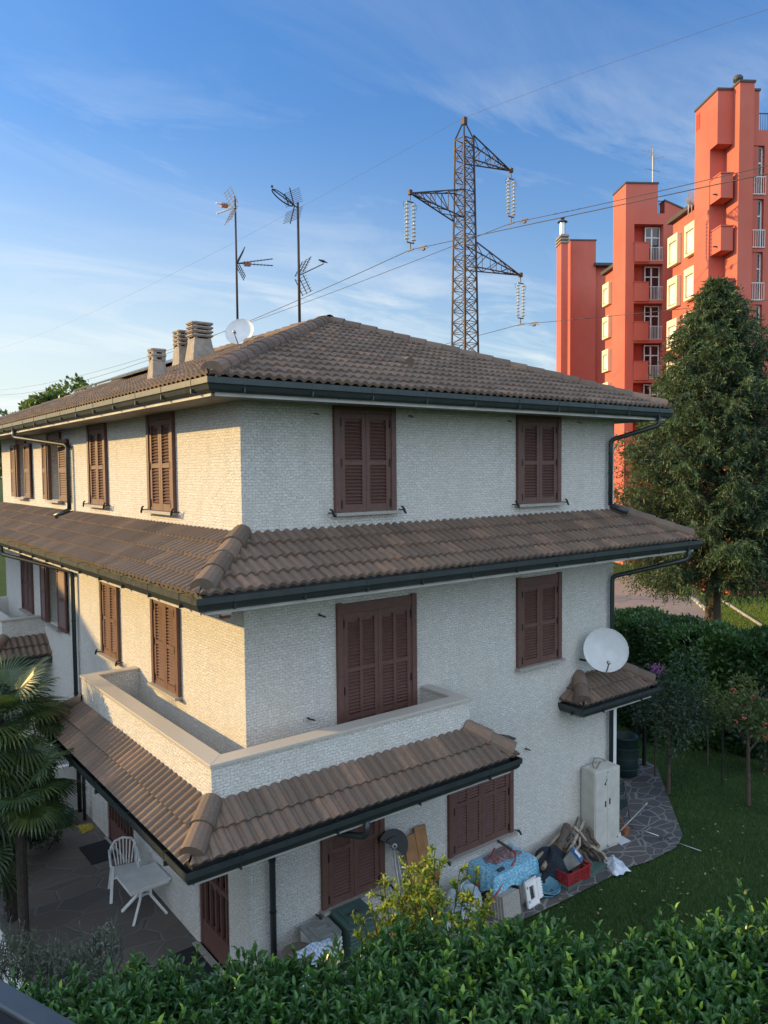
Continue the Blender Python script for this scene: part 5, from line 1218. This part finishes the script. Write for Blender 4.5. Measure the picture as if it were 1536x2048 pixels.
# sacks
def sack(c, rx, ry, h, lab, sd_, mat='sack_cloth', handles=True):
    rnd = random.Random(sd_); m = MB(); prof = [(.0, 0), (.8, .0), (1.0, .15), (1.04, .4), (.98, .65), (.8, .85), (.5, .97), (.0, 1.)]; n = 28; vs = []
    ph = rnd.uniform(0, 6)
    for r, z in prof:
        for k in range(n):
            t = 2*math.pi*k/n; q = r*(1+.07*math.sin(3*t+ph+z*3)+.05*math.sin(7*t+z*7)); vs.append(V(c)+V((rx*q*math.cos(t), ry*q*math.sin(t), h*z*(1+.06*math.sin(4*t+ph)))))
    m.add(vs, [(i*n+k, i*n+(k+1) % n, (i+1)*n+(k+1) % n, (i+1)*n+k) for i in range(len(prof)-1) for k in range(n)])
    r = thing('builders_sack', c, lab, 'sack', 'sacks by the wall'); m.build('body', mat, r, smooth=True)
    if handles:
        m = MB()
        for k in range(2):
            o = V((ru(-.1, .1), .05-.1*k, h*.9)); m.tube([V(c)+o+V((-.12, 0, 0)), V(c)+o+V((-.08, 0, .13)), V(c)+o+V((.06, .02, .15)), V(c)+o+V((.14, 0, .0))], .012, 6)
        m.build('strap', 'plastic_film', r, smooth=True)
sack((3.70, -.42, G), .34, .28, .62, 'large pale blue grey sack with straps beside the cloth covered table', 5)
sack((3.30, -.62, G), .26, .22, .42, 'smaller pale sack mostly hidden by the sunny bush', 9, handles=False)
# covered table
tr_ = thing('side_table', (4.72, -.33, G), 'table under a blue patterned oilcloth with a reddish top by the wall', 'table')
for x, y in ((4.28, -.58), (5.14, -.56), (4.30, -.08), (5.16, -.08)): m = MB(); m.box(x-.02, x+.02, y-.02, y+.02, G, .76); m.build('leg', 'cap_dark', tr_)
m = MB(); m.box(4.24, 5.20, -.62, -.06, .76, .785); m.build('tabletop', 'old_plank', tr_)
m = MB(); n = 24; base = []
def rr_(t):  # rectangle perimeter
    P = [(4.20, -.66), (5.24, -.64), (5.24, -.03), (4.20, -.04)]; t = t % 4; i = int(t); f = t-i; a, b = P[i], P[(i+1) % 4]; return a[0]+(b[0]-a[0])*f, a[1]+(b[1]-a[1])*f
N_ = 64
for k in range(N_):
    x, y = rr_(k*4/N_); w_ = .018*math.sin(k*1.7)+.012*math.sin(k*.9); s = .30+.03*math.sin(k*.8); 
    if 16 <= k <= 48 and k > 30: s = .22
    cx_, cy__ = 4.72, -.34; d_ = V((x-cx_, y-cy__, 0)).normalized(); y2 = min(y+d_.y*(.03+w_*.8), -.012)
    base += [V((x, y, .795+.004*math.sin(k))), V((x+d_.x*(.02+w_*.5), min(y+d_.y*.02, -.012), .76-.02)), V((x+d_.x*(.03+w_), y2, .79-s*.55)), V((x+d_.x*(.03+w_*1.6), y2, .79-s))]
m.add(base, [(k*4+j, ((k+1) % N_)*4+j, ((k+1) % N_)*4+j+1, k*4+j+1) for k in range(N_) for j in range(3)])
m.add([base[k*4] for k in range(N_)], [tuple(range(N_))]); m.build('oilcloth', 'blue_oilcloth', tr_, smooth=True)
cl = cloth('folded_oilcloth', 'red_oilcloth', (4.80, -.24, .80), .34, .17, .035, 'crumpled reddish oilcloth lying on the blue covered table', 'cloth', 6, rot=.05)
# red tubular barrow handle
hb = thing('hand_cart', (3.9, -.8, G), 'red tubular cart handle leaning across the cloth covered table', 'cart')
m = MB(); m.tube([(3.70, -.84, G+.05), (3.78, -.80, .30), (4.80, -.56, .86), (4.88, -.48, .93), (4.84, -.24, 1.0)], .016, 8); m.tube([(3.90, -.42, G+.05), (4.05, -.36, .50), (4.72, -.14, .92)], .016, 8); m.build('frame', 'red_metal', hb, smooth=True)
m = MB(); m.tube([(4.86, -.42, .95), (4.82, -.12, 1.02)], .024, 8); m.build('grip', 'cap_dark', hb); m = MB(); m.box(4.36, 4.50, -.60, -.54, .78, .83); m.tube([(3.66, -.90, G+.06), (3.72, -.76, G+.06)], .06, 14); m.build('bracket', 'cap_dark', hb)
# granite slabs
for k in range(6):
    y = -.30; x = 4.20-.045*k
    m = MB(); lean = .05; X0, X1 = 4.22-.052*k*.35, 4.62-.052*k*.35; yb = -.86+.052*k; m.prism([(X0, yb, G+.012), (X1, yb+.0, G+.012), (X1, yb+lean, .50-.004*k), (X0, yb+lean, .50-.004*k)], (0, .040, 0)); 
    m.build('stone_slab', 'granite_rough', None, org=(X0, yb, G), bevel=.003, label='speckled square slab, %s of six leaning together before the covered table' % ['front one', 'second', 'third', 'fourth', 'fifth', 'rearmost'][k], cat='slab', group='paving slabs stacked on edge')
m = MB(); m.prism([(4.80, -.70, G+.012), (5.16, -.66, G+.012), (5.16, -.60, .58), (4.80, -.64, .58)], (0, .035, 0)); m.build('stone_slab', 'granite_rough', None, org=(4.98, -.7, G), bevel=.003, label='single speckled slab leaning behind the white folding stool', cat='slab')
# folding step stool
fs_ = thing('step_stool', (5.0, -.84, G), 'white folded plastic step stool leaning on a speckled slab', 'step stool'); O = V((4.80, -.86, G+.02)); U = V((1, .06, 0)).normalized(); Wv = V((.0, .22, 1)).normalized(); nn = U.cross(Wv)
holes = [(.10, .22, .10, .32), (.03, .075, .06, .11), (.03, .075, .29, .34)]; m = MB()
panel_holes(m, O, U, Wv, .30, .42, holes, -nn*.03 if nn.y < 0 else nn*.03); panel_holes(m, O+(-nn*.03 if nn.y < 0 else nn*.03), U, Wv, .30, .42, holes, V((0, 0, 0)))
for k in range(6): m.obox(O+U*(.03+k*.05)+Wv*.43, U, Wv, nn, .016, .012, .014); m.obox(O+U*(.03+k*.05)-Wv*.01, U, Wv, nn, .016, .012, .014)
m.obox(O+U*.0+Wv*.21, U, Wv, nn, .004, .21, .014); m.obox(O+U*.30+Wv*.21, U, Wv, nn, .004, .21, .014); m.build('side_frame', 'white_paint', fs_)
m = MB(); m.obox(O+U*.38+Wv*.20+Y_*.03, U, Wv, nn, .055, .17, .012); m.obox(O+U*.33+Wv*.20+Y_*.02, U, Wv, nn, .02, .04, .02)
for k in range(7): m.obox(O+U*.445+Wv*(.06+k*.045)+Y_*.03, U, Wv, nn, .012, .012, .012)
m.build('step', 'white_paint', fs_, bevel=.004)
# basin and hose
c = V((5.46, -.62, G+.012)); ba = thing('basin', c, 'blue basin lying tilted behind the white stool', 'basin'); m = MB(); m.lathe(c, [(0, .012), (.17, .012), (.25, .13), (.27, .13), (.27, .145), (.245, .14), (.16, .03), (0, .03)], 28, ax=V((.10, -.30, 1))); m.build('bowl', 'basin_blue', ba, smooth=True)
m = MB(); m.tube([c+V((.3*math.cos(t*.55)*(1+.06*math.sin(t*2)), .28*math.sin(t*.55), .02+.08*abs(math.sin(t*.4)))) for t in range(22)], .009, 6); m.build('garden_hose', 'basin_blue', None, smooth=True, org=c+Z_*.01, label='thin blue hose looped round the basin', cat='hose')
m = MB(); m.tube([(5.26, -.55, .78), (5.40, -.5, .62), (5.34, -.52, .40), (5.28, -.56, .30)], .012, 6); m.tube([(5.25, -.50, .76), (5.33, -.48, .5), (5.3, -.5, .33)], .009, 6); m.build('rope', 'sack_cloth', None, smooth=True, org=(5.3, -.5, .5), label='pale blue cord hanging off the corner of the covered table', cat='rope')
# dark tarpaulin heap, crate, tub
m = MB(); rnd = random.Random(2); n = 26; c = V((5.95, -.36, G)); vs = []; prof = [(1.05, 0), (1.0, .22), (.92, .5), (.75, .78), (.45, .95), (.0, 1.)]
for r, z in prof:
    for k in range(n): t = 2*math.pi*k/n; q = r*(1+.10*math.sin(4*t+z*4)+.07*math.sin(9*t+z*9)); vs.append(c+V((.40*q*math.cos(t), .32*q*math.sin(t), .50*z*(1+.12*math.sin(3*t+1)))))
m.add(vs, [(i*n+k, i*n+(k+1) % n, (i+1)*n+(k+1) % n, (i+1)*n+k) for i in range(len(prof)-1) for k in range(n)]); m.build('tarpaulin', 'dark_cloth', None, smooth=True, org=c, label='dark blue crumpled tarpaulin heaped behind the red crate', cat='tarpaulin')
cr = thing('plastic_crate', (6.12, -.72, G), 'red slatted plastic crate in front of the firewood', 'crate')
def crate_side(m, O, U, w_, h_, inw):
    hs = [(.04, w_/2-.015, .04+.045*k, .065+.045*k) for k in range(4)]+[(w_/2+.015, w_-.04, .04+.045*k, .065+.045*k) for k in range(4)]; panel_holes(m, O, U, Z_, w_, h_, hs, inw)
m = MB(); x0, x1, y0, y1, zb = 5.80, 6.42, -.90, -.52, G+.04
crate_side(m, V((x0, y0, zb)), X_, x1-x0, .25, Y_*.02); crate_side(m, V((x1, y0, zb)), Y_, y1-y0, .25, -X_*.02); crate_side(m, V((x0, y0, zb)), Y_, y1-y0, .25, X_*.02); crate_side(m, V((x0, y1, zb)), X_, x1-x0, .25, -Y_*.02)
m.box(x0, x1, y0, y1, zb, zb+.01); m.box(x0-.012, x1+.012, y0-.012, y0+.004, zb+.235, zb+.255); m.box(x0-.012, x0+.004, y0+.004, y1+.012, zb+.235, zb+.255); m.box(x1-.004, x1+.012, y0+.004, y1+.012, zb+.235, zb+.255)
m.build('slatted_side', 'red_plastic', cr)
tu = thing('plastic_tub', (6.25, -.62, .36), 'tilted grey tub with a blue rim and paper label, lying on the red crate', 'tub'); m = MB(); A_ = V((.50, -.50, .70)).normalized(); U = V((.85, .25, .1)); U = (U-A_*U.dot(A_)).normalized(); Wv = A_.cross(U); c = V((6.22, -.62, .42))
def frus(m, c, s0, s1, h0, h1, k=1): m.add([c+U*sx_*s+Wv*sy_*s*.8+A_*h for s, h in ((s0, h0), (s1, h1)) for sx_, sy_ in ((-1, -1), (1, -1), (1, 1), (-1, 1))], [(0, 1, 5, 4), (1, 2, 6, 5), (2, 3, 7, 6), (3, 0, 4, 7), (3, 2, 1, 0)])
frus(m, c, .12, .165, -.14, .16); m.build('body', 'grey_lid', tu); m = MB(); frus(m, c, .158, .168, .12, .165); m.build('rim', 'blue_plastic', tu)
m = MB(); q = c-Wv*.12-A_*.0; s2 = -Wv if Wv.y > 0 else Wv; m.obox(c+s2*.125+A_*.06+U*.04, U, A_, s2, .07, .08, .002); m.obox(c+A_*.165+U*.02, U, Wv, A_, .09, .07, .002); m.build('paper_label', 'paper', tu)
# firewood
tr2 = MB(); tr2.prism([(5.75, -.93, G+.012), (7.12, -.84, G+.012), (7.12, -.62, G+.012), (5.75, -.70, G+.012)], (0, 0, .055)); tr2.build('low_plank', 'green_plastic', None, org=(6.4, -.8, G), bevel=.004, label='greenish plank on the paving under the crate and firewood', cat='plank')
rnd = random.Random(5)
def log(a, b, r, lab, mat='log_bark', kink=.03):
    a, b = V(a), V(b); p = [a.lerp(b, t)+V((rnd.uniform(-1, 1), rnd.uniform(-1, 1), rnd.uniform(-1, 1)))*kink*(0 if t in (0, 1) else 1) for t in (0, .25, .5, .75, 1)]
    g_ = thing('firewood_log', a, lab, 'log', 'firewood pile'); m = MB(); m.tube(p, [r*rnd.uniform(.85, 1.1) for _ in p], 9, caps=False); m.build('bark', mat, g_, smooth=True)
    m = MB()
    for q, d in ((p[0], p[0]-p[1]), (p[-1], p[-1]-p[-2])): m.lathe(q, [(0, 0), (r*.97, 0)], 9, ax=d.normalized())
    m.build('cut_end', 'log_end', g_)
log((5.52, -.36, .52), (6.55, -.14, .66), .035, 'long pale pole at the upper left of the wood pile', 'old_plank', .0)
log((5.58, -.50, .42), (6.35, -.22, .56), .045, 'long pale plank below the pole at the left of the wood pile', 'old_plank', .0)
log((6.15, -.38, .56), (6.72, -.12, .72), .085, 'thickest log on the wood pile, its cut end facing left')
log((6.30, -.48, .46), (7.20, -.16, .70), .035, 'straight pale birch branch crossing the middle of the pile', 'birch', .01)
log((6.28, -.44, .56), (7.08, -.10, .78), .022, 'thin straight branch above the pale birch branch')
log((6.80, -.22, .72), (7.02, -.84, .22), .026, 'forked pale branch sloping down to the front of the pile', 'birch', .05)
log((6.48, -.56, .40), (6.75, -.40, .60), .022, 'short pale stick beside the grey tub', 'birch')
for k in range(30):
    x = 6.3+rnd.random()*.85; z = .16+rnd.random()*.50*(1-abs(x-6.8)*.8); y = -.62+z*.55+rnd.uniform(-.06, .06); L = rnd.uniform(.3, .55); dx = rnd.uniform(-.25, .35)
    log((x, y-.22, max(.15, z-.12)), (x+dx*L, y+.1, z+.10), rnd.uniform(.018, .045), 'brown stick in the jumbled heap of firewood beside the metal cabinet')
# metal cabinet
cb_ = thing('metal_cabinet', (7.55, -.2, G), 'tall scratched cream metal cabinet with two doors against the wall', 'cabinet')
x0, x1, y0, y1, z0, z1 = 7.24, 7.93, -.37, -.015, G+.06, 1.72
m = MB(); m.box(x0, x1, y0, y1, z0, z1); m.box(x0+.02, x1-.02, y0+.02, y1-.01, G+.013, z0); m.box(x0+.03, x1-.03, y0-.0, y1-.02, z1, z1+.012); m.build('carcass', 'cabinet_paint', cb_, bevel=.006); cb_['o'].rotation_euler = (0, 0, math.radians(-7)); cb_['o'].location.y -= .05
for k in range(2):
    a = x0+.02+k*(x1-x0-.04)/2+.002; b = a+(x1-x0-.04)/2-.004; m = MB(); m.box(a, b, y0-.012, y0-.001, z0+.03, z1-.03); dr_ = m.build('door', 'cabinet_paint', cb_, bevel=.003)
    m = MB(); hx = b-.055 if k == 0 else a+.055; m.box(hx-.018, hx+.018, y0-.017, y0-.0125, .98+.03*k, 1.10+.03*k); m.build('handle', 'cap_dark', dr_)
m = MB()
def chip(x, z, r, sd_):
    rq = random.Random(sd_); n = 9; m.add([(x+r*math.cos(2*math.pi*i/n)*rq.uniform(.3, 1.2), y0-.0145, z+1.4*r*math.sin(2*math.pi*i/n)*rq.uniform(.3, 1.2)) for i in range(n)], [tuple(range(n))])
for i, (x, z, r) in enumerate(((7.515, 1.44, .026), (7.545, 1.50, .018), (7.56, 1.53, .014), (7.53, 1.47, .02), (7.55, 1.58, .01), (7.585, 1.66, .014), (7.60, .17, .02), (7.575, .21, .016), (7.43, 1.24, .008), (7.66, 1.45, .007), (7.80, 1.62, .008), (7.86, .30, .02), (7.36, .35, .008), (7.60, .92, .012), (7.72, 1.1, .005), (7.40, .75, .004))): chip(x, z, r, i)
m.build('rust_chip', 'rust_steel', cb_)
m = MB(); m.tube([(7.36, -.26, 1.74), (7.45, -.16, 1.77), (7.60, -.08, 1.83), (7.75, -.10, 1.80), (7.84, -.18, 1.745)], .012, 6); m.tube([(7.38, -.30, 1.742), (7.72, -.14, 1.742)], .014, 6); m.build('wire_hoop', 'old_plank', None, smooth=True, org=(7.6, -.15, 1.735), label='thin hoop and stick lying on top of the metal cabinet', cat='hoop')
cloth('plastic_bag', 'plastic_film', (7.13, -.90, G+.013), .19, .30, .16, 'crumpled white plastic bag on the paving before the cabinet', 'bag', 4, n=26, rot=-.35)
# door corner beyond the cabinet
m = MB(); m.box(8.36, 8.47, .02, .13, G, 2.92); m.build('white_post', 'white_paint', None, org=(8.41, .08, G), label='white square post under the small canopy beside the downpipe', cat='post')
for i, (px, lab) in enumerate(((1271, 'left one of the two thin dark posts beside the barrel'), (1288, 'right one of the two thin dark posts beside the barrel'))):
    p = onZ(px, 1530, G+.01); m = MB(); m.box(p.x-.035, p.x+.035, p.y-.035, p.y+.035, G, 2.3); m.box(p.x-.06, p.x+.06, p.y-.06, p.y+.06, G, G+.03)
    for k in range(9): m.box(p.x-.045, p.x+.045, p.y-.045, p.y+.045, .4+k*.2, .42+k*.2)
    m.build('canopy_post', 'dark_metal', None, org=p, label=lab, cat='post', group='dark posts beside the barrel')
c = V((11.05, 1.62, G)); m = MB(); br_ = thing('compost_barrel', c, 'dark green open barrel standing on the crazy paving behind the cabinet', 'barrel'); m.lathe(c, [(0, .0), (.30, .0), (.33, .45), (.31, .92), (.33, .93), (.33, .96), (.29, .96), (.28, .5), (0, .48)], 28)
m.build('body', 'dark_green_plastic', br_, smooth=True); m = MB()
for z in (.2, .45, .7): m.lathe(c+Z_*z, [(.325, -.015), (.338, 0), (.325, .015)], 28)
m.build('rib', 'dark_green_plastic', br_)
pc_ = thing('folded_chair', (8.75, .15, G), 'dark green folded garden chair behind the metal cabinet', 'chair')
m = MB()
for k in range(5): m.box(8.52, 8.86, .10, .12, .70+k*.055, .735+k*.055)
m.build('backrest', 'dark_green_plastic', pc_)
for x, q in ((8.52, -.05), (8.86, .03)): m = MB(); m.bar((x, .11, 1.0), (x+q, -.05, G+.01), .035, .02, up=Y_); m.build('leg', 'cap_dark', pc_)
m = MB(); m.box(8.52, 8.84, .02, .10, .45, .60); m.build('seat', 'dark_green_plastic', pc_)
bm_ = thing('broom', (8.40, -.2, G), 'wooden handled broom leaning behind the cabinet', 'broom'); m = MB(); m.tube([(8.22, .02, .95), (8.46, -.20, .22)], .013, 8); m.build('handle', 'board_wood', bm_, smooth=True); m = MB(); m.bar((8.40, -.16, .18), (8.56, -.22, .18), .05, .07); m.build('brush', 'terracotta', bm_)
dp = thing('dustpan', (8.15, -.38, G), 'pale dustpan with a long grey handle on the crazy paving', 'dustpan'); m = MB(); P = V((8.05, -.36, G+.015)); m.prism([P+V((-.12, -.14, 0)), P+V((.16, -.16, 0)), P+V((.20, .10, 0)), P+V((-.10, .12, 0))], (0, 0, .008)); m.prism([P+V((-.10, .12, 0)), P+V((.20, .10, 0)), P+V((.20, .10, .07)), P+V((-.10, .12, .07))], (0, .008, 0)); m.prism([P+V((-.12, -.14, 0)), P+V((-.10, .12, 0)), P+V((-.10, .12, .06))], (-.006, 0, 0)); m.build('pan', 'dish_paint', dp)
m = MB(); m.tube([P+V((.0, .10, .05)), V((8.95, -.38, .62))], .013, 8); m.tube([V((8.90, -.38, .60)), V((8.98, -.38, .64))], .02, 8); m.build('handle', 'galv', dp, smooth=True)
tp_ = thing('telescopic_pole', (8.9, -.9, G), 'thin shiny telescopic pole lying across the paving edge onto the grass', 'pole'); a, b = V((8.58, -.26, .22)), V((8.92, -1.62, G+.02)); m = MB(); m.tube([a, a.lerp(b, .45)], .011, 8); m.tube([a.lerp(b, .55), b], .008, 8); m.build('tube', 'alu', tp_, smooth=True)
m = MB(); m.tube([a.lerp(b, .42), a.lerp(b, .56)], .018, 8); m.tube([a-(b-a)*.03, a+(b-a)*.04], .02, 8); m.build('grip', 'cap_dark', tp_)
m = MB(); m.box(8.30, 8.44, -.32, -.22, G+.013, G+.10); m.bar((8.36, -.28, .18), (8.44, -.34, .26), .02); m.build('hand_brush', 'orange_metal', None, org=(8.37, -.27, G), label='small orange brush between the dustpan and the cabinet', cat='brush')
# small fixtures
q = onY(1015, 1474, -.12); fd = thing('floodlight', q, 'small dark floodlight high on the wall above the right ground window', 'floodlight'); m = MB(); m.obox(q, V((.95, 0, -.3)).normalized(), V((0, 1, 0)), V((.3, 0, .95)).normalized(), .12, .09, .02); m.build('panel', 'cap_dark', fd); m = MB(); m.tube([q, q+V((-.05, .12, -.06))], .012, 6); m.build('bracket', 'dark_metal', fd)
for (px, pyy, lab) in ((1050, 1497, 'short dark hook on the wall right of the floodlight'), (616, 1436, 'dark shutter catch on the wall left of the balcony door'), (638, 1230, 'small hook under the middle roof above the balcony')):
    q = onY(px, pyy, 0); m = MB(); m.tube([q, q-Y_*.06, q-Y_*.07+V((.07, 0, -.03))], .012, 6); m.tube([q-Y_*.06, q-Y_*.07+V((-.05, 0, .03))], .014, 6); m.build('wall_hook', 'dark_metal', None, org=q, label=lab, cat='hook', group='dark hooks on the wall')
for (px, pyy, lab) in ((1155, 845, 'small hook above the upper right window, right side'), (1015, 842, 'small hook above the upper right window, left side'), (817, 832, 'small hook right of the upper left window head'), (628, 827, 'small hook left of the upper left window head')):
    q = onY(px, pyy, 0); m = MB(); m.tube([q, q-Y_*.05, q-Y_*.06+V((.05, 0, -.02))], .009, 5); m.build('wall_hook', 'dark_metal', None, org=q, label=lab, cat='hook', group='dark hooks on the wall')
q = V((-.35, -.06, 5.86)); m = MB(); m.box(-.42, -.28, -.20, -.08, 5.70, 5.90); ho = thing('wall_siren', V((-.35, -.14, 5.8)), 'small white box with an orange base under the roof corner', 'alarm box'); m.build('casing', 'white_paint', ho, bevel=.01); m = MB(); m.box(-.41, -.29, -.19, -.09, 5.66, 5.70); m.build('lens', 'orange_metal', ho)
# dark ledge of the observer's own balcony
m = MB(); a, b = at(-60, 1928, 1.25), at(190, 2074, 1.25); d = (b-a).normalized(); up_ = _u; n_ = d.cross(up_).normalized()
A0 = a-d*.5; B0 = b+d*.6; dv_ = V((d.x, d.y, 0)).normalized(); sd_ = V((-dv_.y, dv_.x, 0)); sd_ = -sd_ if sd_.dot(_f) > 0 else sd_
bl_ = thing('balcony_ledge', A0, 'dark painted ledge cutting the bottom left corner, closest to the viewer', 'ledge')
m.prism([A0+sd_*.045, A0+sd_*.35, A0+sd_*.35-Z_*.24, A0+sd_*.045-Z_*.24], B0-A0); m.build('slab', 'dark_void', bl_, bevel=.003)
m = MB(); m.prism([A0+Z_*.006, A0+sd_*.043+Z_*.006, A0+sd_*.043-Z_*.03, A0-Z_*.03], B0-A0); m.build('edge_trim', 'ledge_grey', bl_, bevel=.003)

m = MB()
for i in range(170):
    p = onZ(ru(1060, 1540), ru(1500, 1990), G+.004)
    if p.x < 12.3 and p.y > -1.0: continue
    d = V((ru(-1, 1), ru(-1, 1), ru(.0, .3))).normalized(); m.c = R_(); leaf(m, p+Z_*.03, d, Z_, ru(.04, .08), ru(.02, .035), ru(.3, 1), .4)
m.build('fallen_leaves', 'fallen_leaf', kind='stuff')

for px, py_, H_, R_2, lab, sd_ in ((70, 1700, 1.5, .62, 'dark shrub at the foot of the shorter palm on the patio', 41), (-10, 1740, 1.7, .75, 'dark shrub at the left edge below the tall palm', 42), (55, 1640, 1.6, .8, 'dark shrub behind the two palms at the patio end', 43)):
    b = onZ(px, py_, G); tree('patio_shrub', b, H_, R_2, 'dark_leaf', lab, n=2600, L=.10, w=.045, zc=H_*.5, rz=H_*.5, seed=sd_, cat='shrub', tr=.02)
